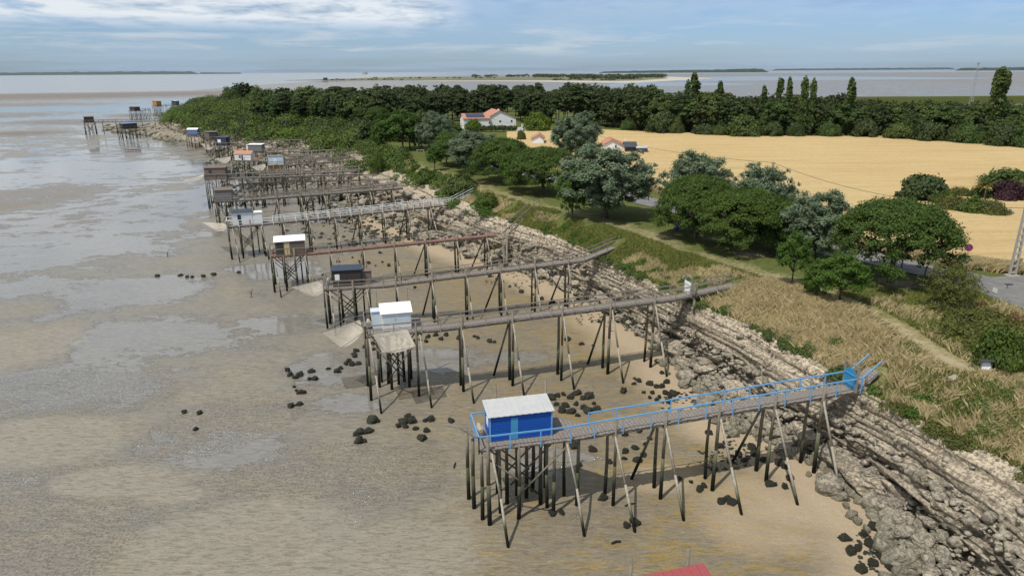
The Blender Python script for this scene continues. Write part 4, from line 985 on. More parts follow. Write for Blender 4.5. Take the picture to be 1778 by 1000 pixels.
def lobes(kind, r_, H=10., W=5.):
    C_ = []; Rr = []
    if kind == 'umbrella':
        for i in range(420):
            a = r_.uniform(0, 6.283); q = math.sqrt(r_.rand())*(1+.06*math.sin(3*a+r_.rand())); x, y = W*q*math.cos(a), W*q*math.sin(a)
            dome = H*(.30+.64*math.sqrt(max(0, 1-min(1, q*.98)**2.6))); z = dome-abs(r_.normal(0, .3)) if r_.rand() < .66 else H*.24+(dome-H*.24)*r_.rand()
            s = r_.uniform(.45, .85)*W/6; C_.append((x, y, z)); Rr.append((s, s, s*.75))
    elif kind == 'round':
        for i in range(150):
            d = r_.normal(size=3); d /= np.linalg.norm(d); q = r_.uniform(.35, 1.05)**.5; s = r_.uniform(.45, 1.15)*W/5.5
            if d[2] < -.55: d[2] *= -.5
            C_.append((d[0]*W*q*.9, d[1]*W*q*.9, H*.58+d[2]*H*.38*q)); Rr.append((s, s, s*.8))
    elif kind == 'open':
        for i in range(330):
            d = r_.normal(size=3); d /= np.linalg.norm(d); q = r_.uniform(.2, 1.0)**.6*(1.12 if r_.rand() < .3 else .95); s = r_.uniform(.22, .62)*W/5
            C_.append((d[0]*W*q*.85, d[1]*W*q*.85, H*.56+d[2]*H*.42*q)); Rr.append((s, s, s*1.25))
    elif kind == 'column':
        for i in range(46):
            k = r_.rand(); w_ = W*math.sin(math.pi*(.12+.82*k))**.7; a = r_.uniform(0, 6.283); q = r_.uniform(.2, .8); s = W*r_.uniform(.3, .5)
            C_.append((w_*q*math.cos(a)*.7, w_*q*math.sin(a)*.7, H*(.1+.86*k))); Rr.append((s, s, s*2.0))
    elif kind == 'pine':
        for i in range(60):
            k = r_.rand()**.8; w_ = W*(1-k)**.5*(.5+.5*r_.rand()); a = r_.uniform(0, 6.283); s = W*r_.uniform(.18, .34)
            C_.append((w_*math.cos(a), w_*math.sin(a), H*(.38+.56*k))); Rr.append((s*1.2, s*1.2, s*.55))
    elif kind == 'bush':
        for i in range(60):
            a = r_.uniform(0, 6.283); q = math.sqrt(r_.rand()); z = H*math.sqrt(max(.02, 1-q*q))*r_.uniform(.4, .95); s = r_.uniform(.16, .3)*W
            C_.append((W*q*math.cos(a)*.85, W*q*math.sin(a)*.85, z*.85)); Rr.append((s, s, s*.8))
    elif kind == 'hedge':
        for i in range(60):
            C_.append((r_.uniform(-W, W), r_.uniform(-1, 1)*1.1, r_.uniform(.35, .85)*H)); s = r_.uniform(.6, 1.0)*H*.35; Rr.append((s, s, s))
    return np.array(C_, float), np.array(Rr, float)
TM = {}
def treemesh(key, kind, H, W, n, size, mat, seed, trunk=True, tr=.16, asp=.75, bare=0.):
    r_ = np.random.RandomState(seed); C_, Rr = lobes(kind, r_, H, W)
    V, F_, T_ = leaves(C_, Rr, n, size, seed, asp=asp, shell=.25 if kind in ('umbrella', 'open', 'round') else .5, cen=(0, 0, H*(.3 if kind == 'umbrella' else .45)) if kind in ('umbrella', 'open', 'round', 'bush') else None)
    cm = fastmesh('crown', V, F_, dict(tint=T_)); cm.materials.append(MATS[mat]); tm = None
    if trunk:
        mb = MB(); rr = random.Random(seed); h0 = {'umbrella': .30, 'round': .3, 'open': .3, 'column': .1, 'pine': .5, 'bush': .15}.get(kind, .2)*H
        lean = (rr.uniform(-.4, .4)*H*.06, rr.uniform(-.4, .4)*H*.06)
        mb.path([(0, 0, -.4), (lean[0]*.5, lean[1]*.5, h0*.5), (lean[0], lean[1], h0)], [tr*1.4, tr*1.1, tr], 8)
        if kind in ('column', 'pine'): mb.path([(lean[0], lean[1], h0), (lean[0]*.5, 0, H*.9)], [tr, tr*.3], 6)
        for i in range(13 if kind != 'pine' else 16):
            c = C_[rr.randrange(len(C_))]; s0 = h0+(0 if kind != 'pine' else rr.uniform(-.1, .5)*H*.4)
            m1 = (c[0]*.45+lean[0], c[1]*.45+lean[1], s0+(c[2]-s0)*.55)
            mb.path([(lean[0], lean[1], s0*.98), m1, tuple(c)], [tr*.6, tr*.4, tr*.15], 5)
        me = bpy.data.meshes.new('trunk'); me.from_pydata(mb.v, [], mb.f); me.shade_smooth(); me.materials.append(MATS['bark']); tm = me
    TM[key] = (cm, tm, H, W)
treemesh('umb0', 'umbrella', 9, 6.2, 60000, .115, 'leaf_pine', 1, tr=.26)
treemesh('umb1', 'umbrella', 9, 6.0, 60000, .115, 'leaf_pine', 2, tr=.24)
treemesh('sil0', 'open', 10, 4.6, 52000, .13, 'leaf_silver', 3, tr=.18, asp=.6)
treemesh('sil1', 'open', 10, 4.8, 52000, .13, 'leaf_silver', 4, tr=.18, asp=.6)
treemesh('grn0', 'round', 6, 2.6, 12000, .10, 'leaf_green', 5, tr=.10)
treemesh('grn1', 'open', 6, 2.8, 12000, .10, 'leaf_green', 6, tr=.10)
treemesh('bsh0', 'bush', 3, 3, 7000, .15, 'leaf_mid', 7, tr=.05)
treemesh('bsh1', 'bush', 3, 3, 5000, .16, 'leaf_scrub', 8, tr=.05)
treemesh('brt0', 'bush', 3, 3, 5000, .17, 'leaf_bright', 9, tr=.05)
treemesh('pur0', 'bush', 3, 3, 5000, .17, 'leaf_purple', 10, tr=.05)
treemesh('oli0', 'bush', 3, 3, 5000, .15, 'leaf_olive', 11, tr=.05)
treemesh('gry0', 'bush', 3, 3, 3500, .15, 'leaf_grey', 12, tr=.05)
treemesh('tam0', 'open', 5, 3.4, 8000, .13, 'leaf_olive', 13, tr=.07, asp=.35)
treemesh('drk0', 'bush', 3, 3, 6000, .2, 'leaf_dark', 14, tr=.05)
for i in range(3):
    treemesh('fp%d' % i, 'pine', 16, 4.6, 6500, .36, 'leaf_dark', 20+i, tr=.22)
    treemesh('fb%d' % i, 'round', 12, 5.2, 7000, .33, 'leaf_mid', 30+i, tr=.22)
    treemesh('fd%d' % i, 'open', 12, 4.8, 7000, .33, 'leaf_dark', 50+i, tr=.22)
for i in range(2): treemesh('fc%d' % i, 'column', 18, 2.0, 3000, .42, 'leaf_mid', 40+i, tr=.2)
tr_rng = random.Random(77)
def tree(key, x, y, h, wscale, label, cat='tree', group=None, name='tree', z=None, rz=None):
    cm, tm, H, W = TM[key]
    z = float(TH(x, y)) if z is None else z
    r = empty(name, (x, y, z-.05), label, cat, group); r.rotation_euler = (0, 0, tr_rng.uniform(0, 6.28) if rz is None else rz)
    s = h/H; r.scale = (wscale/W, wscale/W*tr_rng.uniform(.92, 1.08), s)
    c = bpy.data.objects.new('crown', cm); COL.objects.link(c); c.parent = r
    if tm is not None: k = bpy.data.objects.new('trunk', tm); COL.objects.link(k); k.parent = r
    return r
def treepx(key, bx, by, topy, halfw, label, **kw):
    """base pixel, top pixel row, half width in pixels"""
    p = hit(bx, by); dep = np.dot(p-np.array([0, 0, CH]), _f); s = CF/dep
    # height: project vertical
    lo, hi = .3, 40
    for _ in range(30):
        m_ = (lo+hi)/2; q = proj((p[0], p[1], p[2]+m_))
        if q[1] > topy: lo = m_
        else: hi = m_
    return tree(key, p[0], p[1], lo, halfw/s, label, **kw)
UP, SP, GT = 'umbrella pines in the row along the road', 'silvery poplars along the road', 'small green trees on the lawn'
for a in [('umb0',1545,490,345,92,'biggest umbrella pine, broad dome at the right end of the row'),
          ('umb1',1290,436,326,70,'umbrella pine third from the right, in front of two silvery poplars'),
          ('umb0',1208,414,303,63,'umbrella pine at the left end of the right hand row, round and lower branched'),
          ('umb1',1375,440,345,55,'olive green umbrella pine squeezed between a silvery poplar and its left neighbour'),
          ('umb0',944,336,254,55,'umbrella pine just left of the big silvery poplar by the track'),
          ('umb1',872,316,239,50,'umbrella pine with a wide flat dome in front of the white farmhouse'),
          ('umb0',800,288,228,40,'umbrella pine half hidden by silvery leaves left of the wide dome one')]:
    treepx(*a[:4], a[4]*1.08, a[5], group=UP, name='umbrella_pine', cat='pine tree')
for a in [('sil0',1052,378,250,70,'largest silvery grey poplar, standing by the track in the middle'),
          ('sil1',1412,452,335,55,'silvery poplar directly left of the biggest umbrella pine'),
          ('sil0',1318,420,282,50,'tall sparse silvery poplar rising behind the right hand umbrella pines'),
          ('sil1',1205,395,266,52,'silvery poplar with wind blown top behind the leftmost right hand pine'),
          ('sil0',998,290,194,39,'tall grey green poplar in front of the wheat beside the terracotta roofs'),
          ('sil1',758,272,196,29,'blue green poplar left of the white farmhouse'),
          ('sil0',828,300,226,42,'silvery poplar mixed in between the pines left of centre')]:
    treepx(*a[:4], a[4]*1.3, a[5], group=SP, name='poplar', cat='poplar tree')
for a in [('grn0',1374,500,402,30,'small dark green tree by the track left of the bush'),
          ('grn1',1415,520,446,30,'smaller of two light green saplings above the dry grass'),
          ('grn0',1456,530,440,46,'larger of two light green saplings above the dry grass'),
          ('grn1',993,380,282,34,'green tree at the left edge of the largest silvery poplar'),
          ('grn0',755,297,253,16,'lone small tree on the lawn beside the mown track'),
          ('grn1',665,262,206,22,'dark green tree in the clump at the top of the lawn'),
          ('grn0',700,262,190,34,'brownish green tree behind the top of the lawn'),
          ('grn1',885,330,262,22,'slim green tree in front of the wide umbrella pine')]:
    treepx(*a[:5], a[5], group=GT, name='young_tree', cat='tree')
for a in [('tam0',1648,536,458,58,'feathery tamarisk bush beside the road junction'),
          ('oli0',1700,566,528,40,'yellowish green shrub right below the tamarisk'),
          ('bsh1',1732,640,560,42,'tall green shrub at the right edge above the info board'),
          ('oli0',1665,560,530,26,'low green shrub in front of the tamarisk'),
          ('bsh0',800,338,300,34,'dark rounded bush at the cliff top by the long white cabin walkway'),
          ('bsh1',845,366,332,22,'small olive bush right of the long white cabin walkway'),
          ('bsh1',740,318,290,20,'low bush at the cliff edge left of the dark rounded one'),
          ('drk0',700,272,252,10,'tiny dark bush beside the stones on the lawn'),
          ('bsh0',640,262,238,20,'bush at the cliff edge beyond the lawn'),
          ('bsh1',655,300,262,14,'ivy like bush hanging on the cliff edge left of the lawn'),
          ('drk0',1602,352,299,40,'big round dark green fig like bush in the wheat'),
          ('bsh0',1755,330,290,52,'tall green bush at the right edge behind the purple one'),
          ('pur0',1748,352,308,30,'dark purple leaved bush in the garden hedge'),
          ('gry0',1745,378,361,17,'pale grey bush at the near end of the garden hedge'),
          ('brt0',932,228,190,27,'bright yellow green bush right of the white farmhouse'),
          ('brt0',822,226,205,15,'bright green bush in front of the farmhouse wall'),
          ('oli0',905,246,222,8,'slim dark conifer like shrub by the farmhouse gate')]:
    treepx(*a[:5], a[5], name='bush', cat='bush')
# garden hedge made of separate rounded shrubs
for i, (bx, by, ty, hw, k) in enumerate([(1650,368,333,32,'oli0'),(1685,374,340,30,'bsh1'),(1720,378,342,26,'oli0'),(1665,345,321,22,'oli0'),(1700,348,322,22,'bsh0'),(1638,360,330,22,'bsh1')]):
    treepx(k, bx, by, ty, hw, 'rounded shrub of the garden hedge in the wheat, '+['front left, beside the fig like bush', 'front middle', 'front right by the palm', 'back left', 'back right behind the palm', 'hidden behind the front left one'][i], cat='shrub', name='hedge_shrub', group='rounded shrubs of the garden hedge')
# palm in the garden
pp = hit(1708, 352); pr = empty('palm', tuple(pp), 'small yellowish palm in the garden hedge beside the purple bush', 'palm tree')
V = []; rr = np.random.RandomState(3)
mb = MB()
for i in range(34):
    a = rr.uniform(0, 6.283); e = rr.uniform(-.2, 1.2); L_ = 1.9; c = Vector(pp)+Vector((0, 0, 2.6)); q = [c]
    for k in range(1, 5):
        f_ = k/4; q.append(c+Vector((math.cos(a)*L_*f_, math.sin(a)*L_*f_, L_*f_*math.tan(e)*.6-1.1*f_*f_)))
    for k in range(4): mb.bar(q[k], q[k+1], .30*(1-k/5), .02)
fo = mb.build('fronds', 'leaf_palm', pr)
MB().path([pp, pp+np.array([0, 0, 2.6])], [.2, .16]).build('trunk', 'bark', pr)
# ---------------- the wood behind the field
def top_row(px):
    return float(np.interp(px, [380, 430, 470, 540, 600, 660, 700, 740, 800, 900, 1000, 1080, 1140, 1200, 1260, 1320, 1380, 1450, 1500, 1560, 1640, 1700, 1778, 1850],
                           [160, 146, 158, 150, 152, 147, 146, 150, 146, 147, 146, 146, 152, 156, 158, 160, 162, 160, 168, 172, 170, 172, 176, 176]))
def base_row(px):
    return float(np.interp(px, [430, 520, 600, 660, 740, 800, 880, 960, 1060, 1130, 1300, 1530, 1640, 1778, 1850], [212, 215, 222, 228, 222, 214, 210, 218, 223, 230, 237, 238, 246, 256, 262]))
WL = {'fp': ('tall dark maritime pine in the dense wood left of and behind the farmhouse', 'pine tree', 'dark maritime pines of the wood'), 'fb': ('bushy mid green tree in the wood along the far edge of the wheat', 'tree', 'mid green broadleaf trees of the wood'),
      'fd': ('dark green broadleaf tree in the wood along the far edge of the wheat', 'tree', 'dark broadleaf trees of the wood'), 'fc': ('slim columnar poplar standing above the wood', 'poplar tree', 'columnar poplars above the wood')}
PN = {1200: 'broad one, farthest left', 1190: 'short one hugging the broad farthest left one', 1245: 'lone small one right of the farthest left pair', 1320: 'small low one before the row of four', 1346: 'first of the row of four', 1362: 'second of the row of four', 1388: 'third of the row of four', 1403: 'last of the row of four', 1468: 'ragged single one right of the row of four', 1716: 'tallest one beside the lattice mast', 1708: 'left flank of the tallest clump', 1727: 'right flank of the tallest clump'}
def wood_tree(px, by, ty, kind, hw=None):
    key = kind+str(tr_rng.randrange(2 if kind == 'fc' else 3)); p = hit(px, by)
    dep = np.dot(p-np.array([0, 0, CH]), _f)
    # height from top row
    d = ray(px, ty); k = math.hypot(p[0], p[1])/math.hypot(d[0], d[1]); h = CH+d[2]*k-p[2]
    h = min(max(h, 4.5), 21); W_ = hw*dep/CF if hw else {'fp': .28, 'fb': .44, 'fd': .42, 'fc': .11}[kind]*h*tr_rng.uniform(.9, 1.15)
    W_ = max(W_, 2.6) if kind != 'fc' else W_
    l, c, g = WL[kind]
    zn = [(560, 'on the crest behind the headland umbrella pines'), (700, 'behind the grove at the top of the lawn'), (800, 'left of the white farmhouse'), (900, 'directly behind the white farmhouse'), (1010, 'behind the tall grey poplar'), (1130, 'behind the left end of the wheat'), (1230, 'under the leftmost columnar poplar'), (1330, 'left of the row of columnar poplars'), (1420, 'among the row of columnar poplars'), (1520, 'right of the row of columnar poplars'), (1640, 'midway between the poplar row and the lattice mast'), (1730, 'below the lattice mast'), (9999, 'at the right edge of the picture')]
    where = next(b for a, b in zn if px < a)
    if kind != 'fc':
        dp = 'front row ' if by > base_row(px)-3.2 else 'second row ' if by > base_row(px)-8 else 'rear '
        l = {'fp': dp+'dark maritime pine ', 'fb': dp+'bushy mid green tree ', 'fd': dp+'dark open crowned tree '}[kind]+where; g = {'fp': 'pines ', 'fb': 'mid green trees ', 'fd': 'dark trees '}[kind]+'of the '+dp+'of the wood '+where
    else: l = 'columnar poplar above the wood, '+PN.get(px, where)
    tree(key, p[0], p[1], h, W_, l, cat=c, group=g, name={'fp': 'wood_pine', 'fb': 'broadleaf_tree', 'fd': 'broadleaf_tree', 'fc': 'columnar_poplar'}[kind])
for (depth, n, extra) in ((0, 80, 30), (4, 66, 18), (9, 60, 10), (17, 50, 4), (27, 40, 0)):
    for i in range(n):
        px = 440+(1835-440)*(i+tr_rng.uniform(.1, .9))/n
        b = base_row(px)-depth*.9-tr_rng.uniform(0, 2.5); t_ = top_row(px)+extra*tr_rng.uniform(.1, 1.25)*(1 if px > 1100 else .45)+tr_rng.uniform(-4, 9)
        if px < 700 and depth > 10: continue
        if b < 190: b = 190+tr_rng.uniform(0, 3)
        if px < 1120: kind = 'fp' if tr_rng.random() < .62 else 'fd'
        else: kind = 'fb' if tr_rng.random() < .5 else 'fd'
        if px < 640 and tr_rng.random() < .5: kind = 'fb'
        wood_tree(px, b, t_, kind)
# low hedge foliage along the field edge so that no trunks show
for (px, by, ty, hw) in [(1200,226,126,12),(1245,222,140,8),(1346,236,134,9),(1362,236,136,9),(1388,238,134,10),(1403,238,138,9),(1320,232,150,9),(1468,238,137,13),(1716,250,116,14),(1708,250,124,9),(1190,226,140,8),(1727,250,122,8)]:
    wood_tree(px, by, ty, 'fc', hw)
for i, (px, by, ty, hw) in enumerate([(1150,233,190,30),(1170,234,202,18),(1225,236,214,26),(1290,239,198,34),(1500,241,205,22),(1560,244,206,26),(1610,248,208,24),(1680,252,206,26),(1740,257,210,26),(1440,240,206,20),(1380,240,210,16),(1090,228,204,14),(1660,250,214,18),(1778,260,212,24),(1340,240,208,18),(1250,238,212,14)]):
    treepx('bsh0' if i % 2 else 'drk0', px, by, ty, hw, 'low dense shrub at the foot of the wood, '+('left of the poplars' if px < 1240 else 'below the poplar row' if px < 1480 else 'between poplars and mast' if px < 1640 else 'near the right edge')+', '+('wide dark', 'wide mid green', 'narrow dark', 'low mid green', 'tall dark', 'pale', 'squat dark', 'bushy green')[i % 8], cat='shrub', name='wood_shrub', group='shrubs along the far edge of the wheat '+str(px//150)+('a' if i % 2 else 'b'))
# headland: scrub mass, umbrella pines and round trees
def scrub(name, pts, rad, n, size, mat, lab, seed):
    C_ = np.array(pts); Rr = np.array(rad)
    V, F_, T_ = leaves(C_, Rr, n, size, seed, up=.5, shell=.75)
    return tag(link(name, fastmesh(name, V, F_, dict(tint=T_)), mat), lab, 'scrub', kind='stuff')
def scrub_band(n, y0, y1, w0, w1, r0, r1, seed, rise=.35):
    r_ = np.random.RandomState(seed); P = []; Q = []
    while len(P) < n:
        y = r_.uniform(y0, y1); xf, xe, xl = [np.interp(y, *k) for k in ((FY, FX), (EY, EX), (LY, LX))]
        u = r_.uniform(w0, w1); x = xf+(xe-xf)*u if u < 1 else (xe+(xl-xe)*(u-1) if u < 2 else xl+(u-2)*30)
        if npnoise(np.array([[x, y]]), .06, seed, 2)[0] < .30: continue
        s = r_.uniform(r0, r1); P.append((x, y, float(TH(x, y))+s*rise)); Q.append((s*1.25, s*1.25, s*.95))
    return P, Q
P_, Q_ = scrub_band(620, 196, 470, .42, 2.9, 1.5, 3.4, 1)
scrub('headland_scrub', P_, Q_, 90000, .34, 'leaf_scrub', 'thick green scrub covering the far headland slope', 2)
P_, Q_ = scrub_band(170, 196, 450, .5, 2.9, 1.2, 2.8, 33, .75)
scrub('headland_scrub', P_, Q_, 26000, .32, 'leaf_dark', 'darker thorn bushes among the scrub of the far headland', 34)
P_, Q_ = scrub_band(120, 196, 450, .5, 2.9, 1.0, 2.4, 35, .8)
scrub('headland_scrub', P_, Q_, 16000, .3, 'leaf_bright', 'lighter yellow green bushes among the scrub of the far headland', 36)
P_, Q_ = scrub_band(150, 150, 205, .55, 2.0, .7, 1.8, 5)
scrub('headland_scrub', P_, Q_, 22000, .22, 'leaf_scrub', 'green scrub draping the cliff top beyond the lawn', 3)
P_, Q_ = scrub_band(70, 100, 152, .72, 1.6, .35, 1.0, 6)
scrub('cliff_plants', P_, Q_, 14000, .13, 'leaf_green', 'fleshy green plants growing down the pale cliff beside the long white cabin walkway', 4)
P_, Q_ = scrub_band(70, 27, 98, .93, 1.5, .22, .6, 8, .2)
scrub('cliff_plants', P_, Q_, 16000, .09, 'leaf_green', 'low green plants along the lip of the near cliff', 5)
for i, (bx, by, ty, hw) in enumerate([(520,205,172,26),(548,210,174,26),(580,212,176,28),(612,216,177,28),(640,222,180,28),(660,228,184,24),(500,196,168,20)]):
    treepx('umb%d' % (i % 2), bx, by, ty, hw, 'umbrella pine in the flat topped row on the headland above the middle piers', cat='pine tree', name='umbrella_pine', group='umbrella pines on the headland')
for i, (bx, by, ty, hw, k) in enumerate([(402,180,150,18,'bsh0'),(425,178,143,24,'fd2'),(448,180,150,20,'bsh1'),(470,182,154,22,'bsh0'),(495,184,152,24,'fd1'),(525,186,153,24,'bsh1'),(555,188,153,24,'fd2'),(585,190,149,26,'fp0'),(610,192,151,26,'fp1'),(640,198,153,28,'fd0'),(668,204,148,26,'fb1'),(690,212,150,24,'fd1'),
                                       (640,250,212,20,'fd0'),(712,258,196,26,'fb0'),(728,262,200,22,'fd2'),(695,246,200,22,'fd1'),(735,250,190,24,'fb2'),(780,262,208,24,'fb1'),(820,262,221,18,'fd0'),(775,285,226,22,'grn0'),(850,285,232,22,'grn1'),(905,320,262,20,'grn0')]):
    treepx(k, bx, by, ty, hw, ('round crowned tree on the crest of the far headland, '+['seaward end', 'second from the seaward end', 'third from the seaward end', 'left of centre', 'left of centre, taller', 'centre', 'centre, darker', 'a pine right of centre', 'a pine above the umbrella row', 'above the right umbrella pines', 'near the grove', 'touching the grove'][i]) if i < 12 else 'leafy tree in the grove left of the farmhouse, '+['beside the cliff bush', 'tall one behind the lawn clump', 'tall one by the bench', 'left edge of the lawn clump', 'behind the bench', 'left of the blue green poplar', 'in front of the farmhouse wing', 'small one behind the lone lawn tree', 'small one beside the flat domed pine', 'small one left of the wide pine'][i-12], name='broadleaf_tree', group='trees on the headland crest' if i < 12 else 'trees of the grove left of the farmhouse')
# grass tufts
def grass(name, n, sampler, h0, h1, wd, mat, lab, seed, lean=(.32, .12)):
    r_ = np.random.RandomState(seed); XY = sampler(r_, n)
    for q in PIERL: XY = XY[polydist(XY, q) > 1.15]
    n = len(XY); Z = TH(XY[:, 0], XY[:, 1])
    k = 4; N = n*k; X = np.repeat(XY, k, 0)+r_.normal(0, .10, (N, 2)); Z = np.repeat(Z, k)-.03
    h = r_.uniform(h0, h1, N)*np.repeat(.6+.8*npnoise(XY, .35, seed), k); a = r_.uniform(0, 6.283, N); w_ = wd*r_.uniform(.6, 1.4, N)
    dx, dy = np.cos(a)*w_, np.sin(a)*w_; lx = h*(lean[0]*r_.uniform(.2, 1.3, N)+r_.normal(0, .34, N)); ly = h*(lean[1]+r_.normal(0, .38, N))
    B0 = np.c_[X[:, 0]-dx, X[:, 1]-dy, Z]; B1 = np.c_[X[:, 0]+dx, X[:, 1]+dy, Z]
    M0 = np.c_[X[:, 0]+lx*.35+dx*.8, X[:, 1]+ly*.35+dy*.8, Z+h*.6]; T0 = np.c_[X[:, 0]+lx, X[:, 1]+ly, Z+h*.92]
    V = np.stack([B0, B1, M0, T0], 1).reshape(-1, 3); F_ = np.arange(4*N).reshape(N, 4)
    tn = np.repeat(np.clip(.75*np.repeat(npnoise(XY, .6, seed+1), k)+.4*r_.rand(N)-.05, 0, 1), 4)
    return tag(link(name, fastmesh(name, V, F_, dict(tint=tn)), mat), lab, 'grass', kind='stuff')
def bank(y0, y1, a0, a1, thr, seed, inv=False, sc=.16, pathclear=True):
    def f(r_, n):
        y = y0+(y1-y0)*r_.rand(n); xe, xl = np.interp(y, EY, EX), np.interp(y, LY, LX); u = r_.uniform(a0, a1, n)
        x = np.where(u < 1, xe+(xl-xe)*u, xl+(u-1)*6.); P = np.c_[x, y]; q = npnoise(P, sc, seed, 3)
        m = (q > thr) != inv
        if pathclear: m &= polydist(P, PATH1) > 1.15
        m &= polydist(P, ROAD) > 3.0
        return P[m]
    return f
grass('dry_grass', 25000, bank(24, 61, .02, 1.45, .41, 3, sc=.30), .35, .85, .028, 'straw', 'long dry golden grass on the bank above the near cliff', 1)
grass('dry_grass', 7000, bank(24, 61, .02, 1.45, .0, 3), .3, .7, .028, 'straw', 'thin dry stalks scattered through the whole near bank', 31)
P_, Q_ = scrub_band(46, 26, 42, .88, 1.2, .22, .55, 18, .15)
scrub('bank_shrubs', P_, Q_, 20000, .06, 'leaf_olive', 'dark green creeping shrubs along the grass edge right of the blue gate', 15)
P_, Q_ = scrub_band(40, 24, 40, 1.0, 2.3, .3, .7, 21, .15)
scrub('bank_shrubs', P_, Q_, 12000, .06, 'leaf_green', 'low olive green plants in the dry grass right of the blue gate', 16)
P_, Q_ = scrub_band(30, 44, 80, .85, 1.1, .25, .6, 22, .2)
scrub('bank_shrubs', P_, Q_, 9000, .09, 'leaf_mid', 'small shrubs on the grass edge behind the white and black cabin piers', 17)
grass('dry_grass', 9000, bank(60, 80, .05, .95, .50, 5), .3, .7, .03, 'straw', 'dry grass mixed into the green bank by the black cabin pier', 8)
grass('green_grass', 24000, bank(24, 61, .0, 1.6, .56, 3, True, sc=.30), .2, .6, .026, 'grass_blades', 'patches of greener grass among the dry stalks on the near bank', 2)
grass('green_grass', 24000, bank(60, 98, .0, 1.15, .30, 9), .2, .55, .03, 'grass_blades', 'yellow green grass on the bank between the white and rust red piers', 12)
grass('dry_grass', 9000, bank(80, 190, .0, .7, .46, 7), .35, .8, .05, 'straw', 'dry grass fringe along the cliff top beyond the rust red pier', 3)
grass('green_grass', 16000, bank(98, 190, .0, 1.0, .40, 9), .15, .4, .05, 'grass_blades', 'green grass along the cliff top by the long white cabin pier', 4)
grass('meadow_grass', 26000, bank(30, 58, 1.5, 5.5, .38, 11), .12, .38, .028, 'grass_blades', 'rough green meadow grass between the bank and the road', 5)
grass('meadow_grass', 8000, bank(30, 56, 1.6, 5.0, .55, 13), .25, .6, .028, 'straw', 'pale dry stalks in the rough meadow by the road junction', 6)
def edge_s(r_, n):
    L = np.array([hit(*p)[:2] for p in [(1800,478),(1690,466),(1650,463),(1600,452),(1540,437),(1480,424),(1400,402),(1300,377),(1200,350),(1140,334),(1100,327)]]); k = r_.uniform(0, len(L)-1.001, n); i = k.astype(int); f = (k-i)[:, None]
    return L[i]*(1-f)+L[i+1]*f+r_.normal(0, .35, (n, 2))
grass('wheat_edge', 7000, edge_s, .75, 1.15, .035, 'straw', 'stalks along the ragged roadside edge of the wheat', 7)
# green weedy thicket by the junction with rusty dock
for lab, cs, mat, h in (('leafy green thicket in the meadow at the right edge', [(1690,585,1.1),(1720,575,1.0),(1745,600,1.2),(1700,610,1.0),(1760,622,1.1),(1735,565,.9),(1660,575,.8),(1775,590,1.),(1640,545,.7)], 'leaf_olive', 1),
                        ('rusty brown dock stems beside the thicket at the right edge', [(1765,575,.8),(1775,560,.7),(1720,548,.5),(1770,600,.7),(1750,655,.6),(1778,640,.6)], 'leaf_rust', 1)):
    P_ = []; Q_ = []
    for bx, by, s in cs:
        c = hit(bx, by)
        for k in range(9): P_.append((c[0]+tr_rng.gauss(0, .8), c[1]+tr_rng.gauss(0, .8), c[2]+s*.4)); q = s*tr_rng.uniform(.45, .8); Q_.append((q, q, q))
    scrub('thicket', P_, Q_, 14000 if 'leafy' in lab else 3500, .09, mat, lab, 9)
